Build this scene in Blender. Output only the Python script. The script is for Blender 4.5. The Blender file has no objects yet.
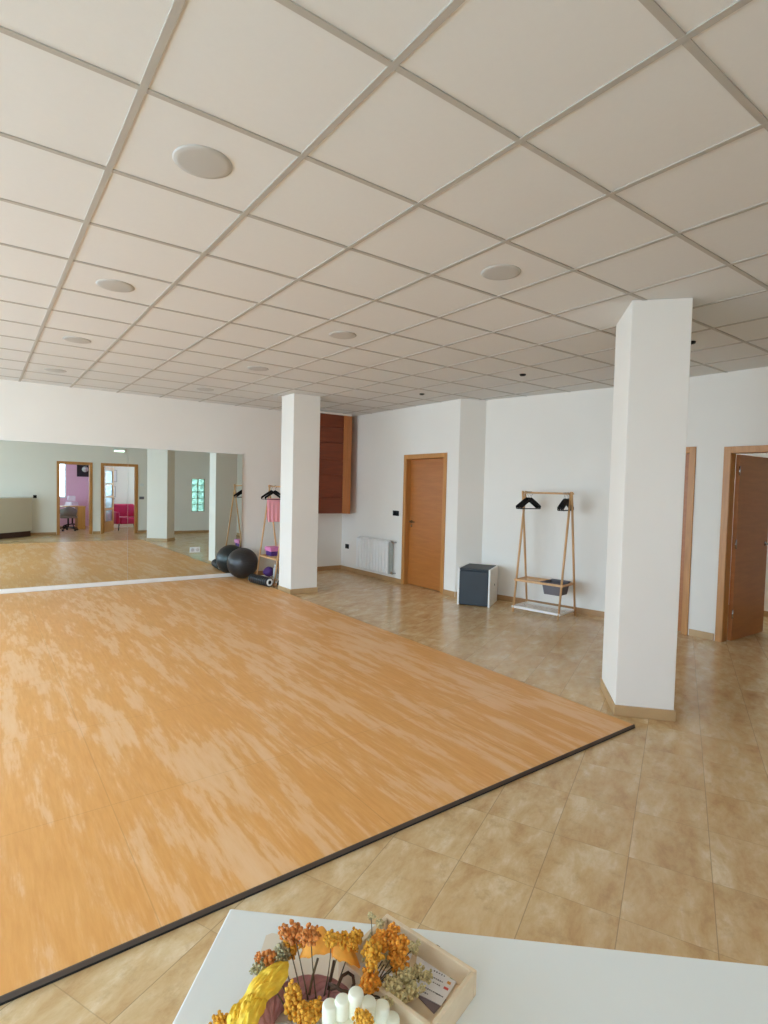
import bpy, math, random
from mathutils import Vector, Matrix, noise

random.seed(7)
PI = math.pi
scene = bpy.context.scene
COL = scene.collection

# ------------------------------------------------------------------ helpers
def lin(c):
    c = c / 255.0
    return c / 12.92 if c <= 0.04045 else ((c + 0.055) / 1.055) ** 2.4

def rgb(r, g, b):
    return (lin(r), lin(g), lin(b), 1.0)


class MB:
    """collects shapes and links them as ONE mesh object"""
    def __init__(self):
        self.v = []; self.f = []; self.s = []

    def add(self, vs, fs, smooth=False):
        b = len(self.v)
        self.v.extend(Vector(p) for p in vs)
        self.f.extend(tuple(b + i for i in f) for f in fs)
        self.s.extend([smooth] * len(fs))
        return self

    def box(self, x0, x1, y0, y1, z0, z1):
        vs = [(x, y, z) for z in (z0, z1) for y in (y0, y1) for x in (x0, x1)]
        return self.add(vs, [(0, 2, 3, 1), (4, 5, 7, 6), (0, 1, 5, 4), (1, 3, 7, 5), (3, 2, 6, 7), (2, 0, 4, 6)])

    def obox(self, o, ax, ay, az):
        """box from corner o and three edge vectors"""
        o, ax, ay, az = map(Vector, (o, ax, ay, az))
        vs = [o + ax * i + ay * j + az * k for k in (0, 1) for j in (0, 1) for i in (0, 1)]
        fs = [(0, 2, 3, 1), (4, 5, 7, 6), (0, 1, 5, 4), (1, 3, 7, 5), (3, 2, 6, 7), (2, 0, 4, 6)]
        if ax.cross(ay).dot(az) < 0:
            fs = [tuple(reversed(f)) for f in fs]
        return self.add(vs, fs)

    def prism(self, poly, z0, z1):
        n = len(poly)
        area = sum(poly[i][0] * poly[(i + 1) % n][1] - poly[(i + 1) % n][0] * poly[i][1] for i in range(n))
        if area < 0:
            poly = list(reversed(poly))
        vs = [(x, y, z0) for x, y in poly] + [(x, y, z1) for x, y in poly]
        fs = [tuple(reversed(range(n))), tuple(range(n, 2 * n))]
        fs += [(i, (i + 1) % n, n + (i + 1) % n, n + i) for i in range(n)]
        return self.add(vs, fs)

    def tube(self, pts, r, sides=8, cap=True, closed=False):
        pts = [Vector(p) for p in pts]
        n = len(pts)
        rad = r if isinstance(r, (list, tuple)) else [r] * n
        vs = []; ref = None
        for i, p in enumerate(pts):
            if closed:
                t = pts[(i + 1) % n] - pts[i - 1]
            else:
                t = pts[min(i + 1, n - 1)] - pts[max(i - 1, 0)]
            t.normalize()
            if ref is None:
                ref = Vector((0, 0, 1)) if abs(t.z) < 0.9 else Vector((1, 0, 0))
            a = (ref - t * ref.dot(t)).normalized()
            b = t.cross(a); ref = a
            for k in range(sides):
                an = 2 * PI * k / sides
                vs.append(p + (a * math.cos(an) + b * math.sin(an)) * rad[i])
        fs = []
        m = n if closed else n - 1
        for i in range(m):
            j = (i + 1) % n
            for k in range(sides):
                l = (k + 1) % sides
                fs.append((i * sides + k, i * sides + l, j * sides + l, j * sides + k))
        self.add(vs, fs, True)
        if cap and not closed:
            b0 = len(self.v) - len(vs)
            self.f.append(tuple(b0 + k for k in reversed(range(sides)))); self.s.append(False)
            self.f.append(tuple(b0 + (n - 1) * sides + k for k in range(sides))); self.s.append(False)
        return self

    def lathe(self, prof, seg=32, origin=(0, 0, 0), axis=(0, 0, 1), smooth=True, caps=True):
        """prof: (radius, height) pairs from bottom to top about the axis"""
        o = Vector(origin); az = Vector(axis).normalized()
        ax = Vector((1, 0, 0)) if abs(az.x) < 0.9 else Vector((0, 1, 0))
        ax = (ax - az * ax.dot(az)).normalized(); ay = az.cross(ax)
        vs = []; n = len(prof)
        for r, h in prof:
            for k in range(seg):
                an = 2 * PI * k / seg
                vs.append(o + az * h + (ax * math.cos(an) + ay * math.sin(an)) * max(r, 1e-5))
        fs = []
        for i in range(n - 1):
            for k in range(seg):
                l = (k + 1) % seg
                fs.append((i * seg + k, i * seg + l, (i + 1) * seg + l, (i + 1) * seg + k))
        if caps:
            fs.append(tuple(reversed(range(seg))))
            fs.append(tuple((n - 1) * seg + k for k in range(seg)))
        return self.add(vs, fs, smooth)

    def ball(self, c, r, seg=16, rings=10, scale=(1, 1, 1), lump=0.0, freq=60.0, rot=None):
        c = Vector(c); vs = []; fs = []
        for i in range(rings + 1):
            th = PI * i / rings
            for k in range(seg):
                ph = 2 * PI * k / seg
                d = Vector((math.sin(th) * math.cos(ph), math.sin(th) * math.sin(ph), -math.cos(th)))
                q = Vector((d.x * scale[0], d.y * scale[1], d.z * scale[2]))
                if rot is not None:
                    q = rot @ q
                k_ = 1.0 + (lump * noise.noise((c + d * r) * freq) if lump else 0.0)
                vs.append(c + q * (r * k_))
        for i in range(rings):
            for k in range(seg):
                l = (k + 1) % seg
                fs.append((i * seg + k, i * seg + l, (i + 1) * seg + l, (i + 1) * seg + k))
        return self.add(vs, fs, True)

    def build(self, name, mat, parent=None, bevel=0.0, local=False, segs=2):
        off = Vector((0, 0, 0))
        if parent is not None and not local:
            q = parent
            while q is not None:
                off += q.location; q = q.parent
        me = bpy.data.meshes.new(name)
        me.from_pydata([tuple(p - off) for p in self.v], [], self.f)
        me.update()
        me.polygons.foreach_set('use_smooth', self.s)
        if mat is not None:
            me.materials.append(mat)
        o = bpy.data.objects.new(name, me)
        COL.objects.link(o)
        if parent is not None:
            o.parent = parent
        if bevel:
            m = o.modifiers.new('bevel', 'BEVEL'); m.width = bevel; m.segments = segs
            m.limit_method = 'ANGLE'; m.angle_limit = math.radians(35)
            m.harden_normals = False
        return o


def tag(o, label, cat, group=None, kind=None):
    o['label'] = label; o['category'] = cat
    if group: o['group'] = group
    if kind: o['kind'] = kind
    return o

def thing(name, label, cat, loc=(0, 0, 0), rotz=0.0, group=None):
    o = bpy.data.objects.new(name, None); COL.objects.link(o)
    o.empty_display_size = 0.05
    o.location = loc; o.rotation_euler = (0, 0, rotz)
    return tag(o, label, cat, group)

def struct(o):
    o['kind'] = 'structure'
    return o

def holder(name, loc=(0, 0, 0)):
    o = bpy.data.objects.new(name, None); COL.objects.link(o)
    o.location = loc
    return struct(o)

def dup(root, loc, rotz=0.0, label=None, group=None):
    r = root.copy(); COL.objects.link(r)
    r.location = loc; r.rotation_euler = (0, 0, rotz)
    if label: r['label'] = label
    if group: r['group'] = group
    for ch in list(root.children):
        c = ch.copy(); COL.objects.link(c); c.parent = r
        for g in list(ch.children):
            d = g.copy(); COL.objects.link(d); d.parent = c
    return r

# ---------------------------------------------------------------- materials
def material(name, color, rough=0.6, metal=0.0, var=0.06, scale=8.0, bump=0.0, bscale=60.0, spec=0.5, sheen=0.0, stretch=(1, 1, 1)):
    m = bpy.data.materials.new(name); m.use_nodes = True
    nt = m.node_tree; b = nt.nodes['Principled BSDF']
    b.inputs['Roughness'].default_value = rough
    b.inputs['Metallic'].default_value = metal
    b.inputs['Specular IOR Level'].default_value = spec
    if sheen: b.inputs['Sheen Weight'].default_value = sheen
    tc = nt.nodes.new('ShaderNodeTexCoord')
    mp = nt.nodes.new('ShaderNodeMapping'); mp.inputs['Scale'].default_value = stretch
    nt.links.new(tc.outputs['Object'], mp.inputs['Vector'])
    n = nt.nodes.new('ShaderNodeTexNoise'); n.inputs['Scale'].default_value = scale; n.inputs['Detail'].default_value = 4
    nt.links.new(mp.outputs['Vector'], n.inputs['Vector'])
    r = nt.nodes.new('ShaderNodeValToRGB')
    r.color_ramp.elements[0].position = 0.3; r.color_ramp.elements[1].position = 0.7
    c0 = tuple(max(0, x * (1 - var)) for x in color[:3]) + (1,)
    c1 = tuple(min(1, x * (1 + var)) for x in color[:3]) + (1,)
    r.color_ramp.elements[0].color = c0; r.color_ramp.elements[1].color = c1
    nt.links.new(n.outputs['Fac'], r.inputs['Fac'])
    nt.links.new(r.outputs['Color'], b.inputs['Base Color'])
    if bump:
        n2 = nt.nodes.new('ShaderNodeTexNoise'); n2.inputs['Scale'].default_value = bscale; n2.inputs['Detail'].default_value = 3
        nt.links.new(mp.outputs['Vector'], n2.inputs['Vector'])
        bp = nt.nodes.new('ShaderNodeBump'); bp.inputs['Strength'].default_value = bump; bp.inputs['Distance'].default_value = 0.01
        nt.links.new(n2.outputs['Fac'], bp.inputs['Height'])
        nt.links.new(bp.outputs['Normal'], b.inputs['Normal'])
    return m

def wood(name, dark, light, rough=0.45, stretch=(14, 14, 1.2)):
    m = bpy.data.materials.new(name); m.use_nodes = True
    nt = m.node_tree; b = nt.nodes['Principled BSDF']
    b.inputs['Roughness'].default_value = rough
    tc = nt.nodes.new('ShaderNodeTexCoord')
    mp = nt.nodes.new('ShaderNodeMapping'); mp.inputs['Scale'].default_value = stretch
    nt.links.new(tc.outputs['Object'], mp.inputs['Vector'])
    n = nt.nodes.new('ShaderNodeTexNoise'); n.inputs['Scale'].default_value = 2.2
    n.inputs['Detail'].default_value = 6; n.inputs['Distortion'].default_value = 0.6
    nt.links.new(mp.outputs['Vector'], n.inputs['Vector'])
    r = nt.nodes.new('ShaderNodeValToRGB')
    r.color_ramp.elements[0].position = 0.25; r.color_ramp.elements[1].position = 0.75
    r.color_ramp.elements[0].color = dark; r.color_ramp.elements[1].color = light
    nt.links.new(n.outputs['Fac'], r.inputs['Fac'])
    nt.links.new(r.outputs['Color'], b.inputs['Base Color'])
    return m

def math_node(nt, op, a, b=None, c=None):
    n = nt.nodes.new('ShaderNodeMath'); n.operation = op
    for i, x in enumerate((a, b, c)):
        if x is None: continue
        if isinstance(x, (int, float)): n.inputs[i].default_value = x
        else: nt.links.new(x, n.inputs[i])
    return n.outputs[0]

def mix_rgb(nt, fac, a, b):
    n = nt.nodes.new('ShaderNodeMix'); n.data_type = 'RGBA'
    if isinstance(fac, (int, float)): n.inputs[0].default_value = fac
    else: nt.links.new(fac, n.inputs[0])
    for i, x in ((6, a), (7, b)):
        if isinstance(x, tuple): n.inputs[i].default_value = x
        else: nt.links.new(x, n.inputs[i])
    return n.outputs[2]

def ramp(nt, fac, stops):
    r = nt.nodes.new('ShaderNodeValToRGB')
    e = r.color_ramp.elements
    while len(e) < len(stops): e.new(0.5)
    for i, (p, c) in enumerate(stops):
        e[i].position = p; e[i].color = c if isinstance(c, tuple) else (c, c, c, 1)
    nt.links.new(fac, r.inputs['Fac'])
    return r.outputs['Color']

def floor_material():
    m = bpy.data.materials.new('travertine_floor_tiles'); m.use_nodes = True
    nt = m.node_tree; b = nt.nodes['Principled BSDF']
    tc = nt.nodes.new('ShaderNodeTexCoord')
    mp = nt.nodes.new('ShaderNodeMapping'); mp.inputs['Rotation'].default_value = (0, 0, math.radians(-25.5))
    nt.links.new(tc.outputs['Object'], mp.inputs['Vector'])
    sx = nt.nodes.new('ShaderNodeSeparateXYZ'); nt.links.new(mp.outputs['Vector'], sx.inputs[0])
    def cell(o, off, size):
        return math_node(nt, 'DIVIDE', math_node(nt, 'SUBTRACT', o, off), size)
    u = cell(sx.outputs[0], 2.15 - 7.8, 0.39); v = cell(sx.outputs[1], 0.136 - 9.3, 0.31)
    def edge(t, size):
        fr = math_node(nt, 'FRACT', t)
        d = math_node(nt, 'ABSOLUTE', math_node(nt, 'SUBTRACT', fr, 0.5))
        return math_node(nt, 'GREATER_THAN', d, 0.5 - 0.0016 / size)
    g = math_node(nt, 'MAXIMUM', math_node(nt, 'MULTIPLY', edge(u, 0.39), 0.55), edge(v, 0.31))
    cu = math_node(nt, 'FLOOR', u); cv = math_node(nt, 'FLOOR', v)
    cb = nt.nodes.new('ShaderNodeCombineXYZ')
    nt.links.new(cu, cb.inputs[0]); nt.links.new(cv, cb.inputs[1])
    wn = nt.nodes.new('ShaderNodeTexWhiteNoise'); wn.noise_dimensions = '3D'
    nt.links.new(cb.outputs[0], wn.inputs['Vector'])
    # every tile shows another piece of the stone
    sc = nt.nodes.new('ShaderNodeVectorMath'); sc.operation = 'SCALE'; sc.inputs['Scale'].default_value = 1.4
    nt.links.new(wn.outputs['Color'], sc.inputs[0])
    ad = nt.nodes.new('ShaderNodeVectorMath'); ad.operation = 'ADD'
    nt.links.new(mp.outputs['Vector'], ad.inputs[0]); nt.links.new(sc.outputs[0], ad.inputs[1])
    st = nt.nodes.new('ShaderNodeMapping'); st.inputs['Scale'].default_value = (1.0, 2.4, 1); st.inputs['Rotation'].default_value = (0, 0, 0.55)
    nt.links.new(ad.outputs[0], st.inputs['Vector'])
    n1 = nt.nodes.new('ShaderNodeTexNoise'); n1.inputs['Scale'].default_value = 3.4; n1.inputs['Detail'].default_value = 10
    n1.inputs['Roughness'].default_value = 0.68; n1.inputs['Distortion'].default_value = 0.25
    nt.links.new(st.outputs['Vector'], n1.inputs['Vector'])
    c = ramp(nt, n1.outputs['Fac'], [(0.28, rgb(184, 142, 94)), (0.43, rgb(206, 170, 120)), (0.55, rgb(216, 186, 140)), (0.70, rgb(232, 212, 174))])
    n2 = nt.nodes.new('ShaderNodeTexNoise'); n2.inputs['Scale'].default_value = 14; n2.inputs['Detail'].default_value = 6
    n2.inputs['Roughness'].default_value = 0.7
    nt.links.new(ad.outputs[0], n2.inputs['Vector'])
    f2 = ramp(nt, n2.outputs['Fac'], [(0.52, 0.0), (0.75, 0.55)])
    c = mix_rgb(nt, f2, c, rgb(176, 138, 92))
    c = mix_rgb(nt, math_node(nt, 'MULTIPLY', g, 0.5), c, rgb(124, 98, 66))
    nt.links.new(c, b.inputs['Base Color'])
    r2 = math_node(nt, 'MULTIPLY_ADD', n2.outputs['Fac'], 0.14, 0.13)
    nt.links.new(r2, b.inputs['Roughness'])
    bp = nt.nodes.new('ShaderNodeBump'); bp.inputs['Strength'].default_value = 0.25; bp.inputs['Distance'].default_value = 0.002
    nt.links.new(math_node(nt, 'SUBTRACT', 1.0, g), bp.inputs['Height'])
    nt.links.new(bp.outputs['Normal'], b.inputs['Normal'])
    return m

def mat_material():
    m = bpy.data.materials.new('orange_wood_effect_mat'); m.use_nodes = True
    nt = m.node_tree; b = nt.nodes['Principled BSDF']
    tc = nt.nodes.new('ShaderNodeTexCoord')
    sx = nt.nodes.new('ShaderNodeSeparateXYZ'); nt.links.new(tc.outputs['Object'], sx.inputs[0])
    def nz(scale, stretch, detail, rough, dist):
        mp = nt.nodes.new('ShaderNodeMapping'); mp.inputs['Scale'].default_value = stretch
        nt.links.new(tc.outputs['Object'], mp.inputs['Vector'])
        n = nt.nodes.new('ShaderNodeTexNoise'); n.inputs['Scale'].default_value = scale; n.inputs['Detail'].default_value = detail
        n.inputs['Roughness'].default_value = rough; n.inputs['Distortion'].default_value = dist
        nt.links.new(mp.outputs['Vector'], n.inputs['Vector'])
        return n.outputs['Fac']
    big = nz(1.0, (1.7, 0.30, 1), 4, 0.55, 0.0)
    mid = nz(2.3, (4.2, 0.62, 1), 9, 0.66, 0.12)
    fine = nz(5.0, (9.0, 0.9, 1), 6, 0.65, 0.1)
    s = math_node(nt, 'ADD', math_node(nt, 'MULTIPLY', mid, 0.72), math_node(nt, 'MULTIPLY', big, 0.42))
    s = math_node(nt, 'ADD', s, math_node(nt, 'MULTIPLY', fine, 0.16))
    f = ramp(nt, s, [(0.605, 0.0), (0.655, 0.14), (0.682, 0.5), (0.73, 0.66), (0.86, 0.9)])
    base = ramp(nt, fine, [(0.3, rgb(220, 155, 84)), (0.7, rgb(231, 169, 97))])
    c = mix_rgb(nt, f, base, rgb(238, 196, 150))
    # panel joints
    def line(o, off, size, w):
        fr = math_node(nt, 'FRACT', math_node(nt, 'DIVIDE', math_node(nt, 'SUBTRACT', o, off), size))
        d = math_node(nt, 'ABSOLUTE', math_node(nt, 'SUBTRACT', fr, 0.5))
        return math_node(nt, 'GREATER_THAN', d, 0.5 - w / size)
    j = math_node(nt, 'MAXIMUM', line(sx.outputs[0], -6.5, 1.0, 0.0022), line(sx.outputs[1], -8.1, 1.0, 0.0022))
    c = mix_rgb(nt, math_node(nt, 'MULTIPLY', j, 0.22), c, rgb(150, 100, 52))
    nt.links.new(c, b.inputs['Base Color'])
    b.inputs['Roughness'].default_value = 0.42
    b.inputs['Specular IOR Level'].default_value = 0.35
    return m

def emission(name, color, strength):
    m = bpy.data.materials.new(name); m.use_nodes = True
    nt = m.node_tree; b = nt.nodes['Principled BSDF']
    b.inputs['Base Color'].default_value = color
    b.inputs['Emission Color'].default_value = color
    b.inputs['Emission Strength'].default_value = strength
    return m

def thin_glass(name, tint=(1, 1, 1, 1), gloss=0.08, rough=0.0):
    m = bpy.data.materials.new(name); m.use_nodes = True
    nt = m.node_tree; nt.nodes.remove(nt.nodes['Principled BSDF'])
    out = nt.nodes['Material Output']
    t = nt.nodes.new('ShaderNodeBsdfTransparent'); t.inputs['Color'].default_value = tint
    g = nt.nodes.new('ShaderNodeBsdfGlossy'); g.inputs['Roughness'].default_value = rough
    mx = nt.nodes.new('ShaderNodeMixShader'); mx.inputs[0].default_value = gloss
    nt.links.new(t.outputs[0], mx.inputs[1]); nt.links.new(g.outputs[0], mx.inputs[2])
    nt.links.new(mx.outputs[0], out.inputs['Surface'])
    return m

M = {}
M['wall'] = material('white_wall_paint', rgb(234, 229, 220), rough=0.75, var=0.015, scale=1.5, bump=0.03, bscale=120, spec=0.3)
M['ceiling'] = material('ceiling_tile', rgb(218, 219, 217), rough=0.9, var=0.006, scale=40, bump=0.06, bscale=260, spec=0.15)
M['grid'] = material('ceiling_grid_metal', rgb(176, 172, 164), rough=0.6, var=0.01)
M['floor'] = floor_material()
M['mat'] = mat_material()
M['rubber'] = material('charcoal_rubber_edge', rgb(88, 75, 65), rough=0.6, var=0.08)
M['rubber_black'] = material('black_rubber_underlay', rgb(22, 20, 19), rough=0.7)
M['skirt'] = material('beige_skirting_tile', rgb(190, 156, 112), rough=0.4, var=0.08, scale=6)
M['skirt_brown'] = material('tan_skirting_tile', rgb(176, 136, 92), rough=0.4, var=0.1, scale=6)
M['oak'] = wood('oak_veneer_frame', rgb(176, 118, 58), rgb(200, 142, 78), rough=0.4)
M['oak_door'] = wood('oak_veneer_door', rgb(164, 98, 40), rgb(180, 112, 50), rough=0.38, stretch=(1.2, 1.2, 10))
M['redwood'] = wood('reddish_brown_planks', rgb(112, 46, 16), rgb(134, 60, 22), rough=0.45, stretch=(1.5, 1.5, 14))
M['oak_end'] = wood('amber_oak_end_panel', rgb(178, 108, 56), rgb(196, 124, 66), rough=0.42)
M['bamboo'] = wood('bamboo_tube', rgb(200, 152, 100), rgb(218, 174, 124), rough=0.45)
M['white_paint'] = material('white_lacquer', rgb(236, 234, 228), rough=0.4, var=0.01)
M['white_desk'] = material('white_desk_laminate', rgb(238, 243, 243), rough=0.3, var=0.008)
M['cream_desk'] = material('cream_desk_front', rgb(212, 204, 186), rough=0.5, var=0.01)
M['plinth'] = material('dark_brown_plinth', rgb(66, 34, 22), rough=0.5)
M['radiator'] = material('radiator_enamel', rgb(236, 235, 231), rough=0.3, var=0.01)
M['radiator_side'] = material('grey_radiator_end', rgb(172, 178, 172), rough=0.4)
M['metal'] = material('brushed_steel', rgb(180, 180, 178), rough=0.25, metal=1.0, var=0.03)
M['bronze'] = material('bronze_handle_metal', rgb(120, 96, 70), rough=0.3, metal=0.9)
M['black'] = material('black_plastic', rgb(9, 9, 10), rough=0.5, spec=0.25)
M['ball'] = material('charcoal_vinyl_ball', rgb(46, 43, 42), rough=0.36, var=0.05)
M['foam'] = material('black_foam', rgb(26, 25, 26), rough=0.55, bump=0.2, bscale=90)
M['white_plastic'] = material('white_plastic', rgb(226, 228, 226), rough=0.4)
M['light_disc'] = material('opal_diffuser', rgb(206, 200, 198), rough=0.5, var=0.005)
M['light_ring'] = material('matte_white_ring', rgb(184, 184, 180), rough=0.5, var=0.005)
M['navy'] = material('slate_blue_padding', rgb(44, 51, 56), rough=0.55, bump=0.05, bscale=200)
M['basket'] = material('grey_felt_basket', rgb(112, 108, 112), rough=0.9, bump=0.15, bscale=250)
M['pink'] = material('pink_cloth', rgb(255, 172, 182), rough=0.85, sheen=0.3)
M['pink_box'] = material('pink_plastic', rgb(216, 130, 178), rough=0.5)
M['purple'] = material('purple_fabric', rgb(76, 42, 112), rough=0.7)
M['lilac'] = material('lilac_paint', rgb(224, 184, 202), rough=0.8, var=0.015)
M['fuchsia'] = material('fuchsia_upholstery', rgb(190, 24, 84), rough=0.8, bump=0.1, bscale=150, sheen=0.3)
M['grey_uph'] = material('grey_upholstery', rgb(128, 124, 116), rough=0.8)
M['mesh_white'] = material('white_chair_plastic', rgb(232, 226, 234), rough=0.5)
M['desk_wood'] = wood('yellow_beech_panel', rgb(196, 150, 66), rgb(214, 170, 84), rough=0.45)
M['photo_black'] = material('black_print', rgb(22, 20, 24), rough=0.5)
M['moon'] = material('pale_grey_print', rgb(206, 208, 198), rough=0.6, var=0.25, scale=30)
M['paper'] = material('white_card', rgb(232, 230, 234), rough=0.6, var=0.01)
M['frame_grey'] = material('pale_grey_frame', rgb(186, 186, 180), rough=0.5)
M['tray'] = wood('pale_kraft_wood', rgb(222, 200, 168), rgb(234, 216, 188), rough=0.6, stretch=(12, 12, 40))
M['sheet'] = material('cream_paper', rgb(232, 222, 204), rough=0.7, var=0.02, scale=20)
M['mauve'] = material('mauve_cord', rgb(182, 130, 130), rough=0.7, var=0.12, scale=200)
M['wax'] = material('ivory_wax', rgb(240, 240, 222), rough=0.45, var=0.01)
M['ochre'] = material('ochre_dried_flower', rgb(226, 164, 56), rough=0.9, var=0.4, scale=320)
M['orange'] = material('burnt_orange_dried_flower', rgb(224, 148, 50), rough=0.9, var=0.4, scale=320)
M['rust'] = material('rust_dried_flower', rgb(204, 130, 66), rough=0.9, var=0.4, scale=320)
M['yellow'] = material('yellow_dried_petal', rgb(255, 212, 72), rough=0.7, var=0.12, scale=120)
M['cap'] = material('amber_dried_cap', rgb(240, 168, 66), rough=0.65, var=0.1, scale=150)
M['pale_green'] = material('pale_green_dried_flower', rgb(208, 194, 148), rough=0.9, var=0.4, scale=320)
M['sage'] = material('grey_green_dried_flower', rgb(170, 164, 130), rough=0.9, var=0.3, scale=320)
M['stem'] = material('brown_stem', rgb(96, 82, 58), rough=0.8)
M['twig'] = material('dark_brown_cord', rgb(76, 56, 40), rough=0.7)
M['grey_card'] = material('mauve_grey_card', rgb(128, 112, 116), rough=0.6)
M['ink'] = material('grey_print', rgb(120, 118, 124), rough=0.7)
M['green_dot'] = material('green_print', rgb(110, 160, 110), rough=0.7)
M['orange_dot'] = material('orange_print', rgb(226, 160, 80), rough=0.7)
M['red_dot'] = material('red_print', rgb(214, 90, 90), rough=0.7)
M['window_frame'] = material('white_window_frame', rgb(230, 230, 228), rough=0.4)
M['pane'] = thin_glass('window_pane_glass', gloss=0.05)
M['door_pane'] = thin_glass('frosted_blue_pane', tint=rgb(226, 240, 246), gloss=0.3, rough=0.35)
M['block'] = None

def mirror_mat():
    m = bpy.data.materials.new('silvered_mirror'); m.use_nodes = True
    b = m.node_tree.nodes['Principled BSDF']
    b.inputs['Base Color'].default_value = (0.78, 0.86, 0.83, 1)
    b.inputs['Metallic'].default_value = 1.0
    b.inputs['Roughness'].default_value = 0.0
    return m
M['mirror'] = mirror_mat()

def glass_block_mat():
    m = bpy.data.materials.new('rippled_glass_block'); m.use_nodes = True
    nt = m.node_tree; nt.nodes.remove(nt.nodes['Principled BSDF'])
    out = nt.nodes['Material Output']
    t = nt.nodes.new('ShaderNodeBsdfTranslucent'); t.inputs['Color'].default_value = (0.5, 0.62, 0.54, 1)
    t2 = nt.nodes.new('ShaderNodeBsdfTransparent')
    tc = nt.nodes.new('ShaderNodeTexCoord')
    n = nt.nodes.new('ShaderNodeTexNoise'); n.inputs['Scale'].default_value = 16; n.inputs['Detail'].default_value = 2
    nt.links.new(tc.outputs['Object'], n.inputs['Vector'])
    nt.links.new(ramp(nt, n.outputs['Fac'], [(0.4, (0.20, 0.27, 0.23, 1)), (0.60, (0.56, 0.68, 0.61, 1))]), t2.inputs['Color'])
    g = nt.nodes.new('ShaderNodeBsdfGlossy'); g.inputs['Roughness'].default_value = 0.1
    mx = nt.nodes.new('ShaderNodeMixShader'); mx.inputs[0].default_value = 0.55
    nt.links.new(t.outputs[0], mx.inputs[1]); nt.links.new(t2.outputs[0], mx.inputs[2])
    mx2 = nt.nodes.new('ShaderNodeMixShader'); mx2.inputs[0].default_value = 0.1
    nt.links.new(mx.outputs[0], mx2.inputs[1]); nt.links.new(g.outputs[0], mx2.inputs[2])
    nt.links.new(mx2.outputs[0], out.inputs['Surface'])
    return m
M['block'] = glass_block_mat()

# ------------------------------------------------------------------- camera
H = 1.544
YAW, PITCH, ROLL, FPX = 0.6333, -0.0413, 0.0245, 553.15
F = Vector((math.sin(YAW) * math.cos(PITCH), math.cos(YAW) * math.cos(PITCH), math.sin(PITCH)))
_rt = Vector((math.cos(YAW), -math.sin(YAW), 0)); _up = _rt.cross(F)
R = _rt * math.cos(ROLL) + _up * math.sin(ROLL)
U = -_rt * math.sin(ROLL) + _up * math.cos(ROLL)
cam_d = bpy.data.cameras.new('camera'); cam = bpy.data.objects.new('camera', cam_d); COL.objects.link(cam)
cam_d.sensor_fit = 'VERTICAL'; cam_d.sensor_height = 36; cam_d.lens = FPX * 36 / 1024
cam_d.clip_start = 0.02
mw = Matrix((R, U, -F)).transposed().to_4x4(); mw.translation = (0, 0, H)
cam.matrix_world = mw
scene.camera = cam

def at(u, v, z):
    """point on the horizontal plane z seen at pixel (u, v) of the photograph"""
    d = F + R * ((u - 384) / FPX) - U * ((v - 512) / FPX)
    return Vector((0, 0, H)) + d * ((z - H) / d.z)

# --------------------------------------------------------------- room shell
CE = 2.869
YM = 8.92                     # mirror plane
YW = 8.945                    # wall that carries the mirror
XL = -3.6                     # window wall
SK = 0.075                    # skirting height

MB().prism([(-4, -5.2), (9, -5.2), (9, 9.4), (-4, 9.4)], -0.12, 0.0).build('floor', M['floor'])
struct(bpy.data.objects['floor'])

cl = struct(MB().prism([(-4, -5.2), (9, -5.2), (9, 9.4), (-4, 9.4)], CE, CE + 0.12).build('ceiling', M['ceiling']))
g = MB()
for i in range(-7, 11):
    x = 0.4516 + 0.6 * i
    if XL < x < 6.6: g.box(x - 0.0125, x + 0.0125, -0.6, YW, CE - 0.005, CE + 0.001)
for j in range(-5, 12):
    y = 2.042 + 0.6 * j
    if -0.6 < y < YW: g.box(XL, 6.5, y - 0.0118, y + 0.0118, CE - 0.0046, CE + 0.0009)
g.build('tile_grid', M['grid'], cl)

def wall_seg(name, P, Q, thick, side, openings=(), z1=CE, mat='wall'):
    """wall from P to Q; the room face runs through P-Q, the body lies to the given side (+1 = left of P->Q)"""
    P = Vector((P[0], P[1], 0)); Q = Vector((Q[0], Q[1], 0))
    L = (Q - P).length; d = (Q - P) / L; n = Vector((-d.y, d.x, 0)) * side
    mb = MB()
    def piece(s0, s1, a, b):
        if s1 - s0 > 1e-4 and b - a > 1e-4:
            mb.obox(P + d * s0 + Vector((0, 0, a)), d * (s1 - s0), n * thick, Vector((0, 0, b - a)))
    s = 0.0
    for (a, b, zb, zt) in sorted(openings):
        piece(s, a, 0, z1); piece(a, b, 0, zb); piece(a, b, zt, z1); s = b
    piece(s, L, 0, z1)
    return struct(mb.build(name, M[mat]))

def skirting(name, runs, mat='skirt', t=0.012, h=SK):
    """runs of (P, Q, side): thin boards against the wall, on its room side"""
    mb = MB()
    for P, Q, side in runs:
        P = Vector((P[0], P[1], 0)); Q = Vector((Q[0], Q[1], 0))
        d = (Q - P).normalized(); n = Vector((-d.y, d.x, 0)) * side
        mb.obox(P, Q - P, n * t, Vector((0, 0, h)))
    return struct(mb.build(name, M[mat], bevel=0.002, segs=1))

# the wall that carries the mirror, deeper recess to its right
wall_seg('wall_front', (XL - 0.15, YW), (5.7, YW), 0.15, 1)
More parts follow.
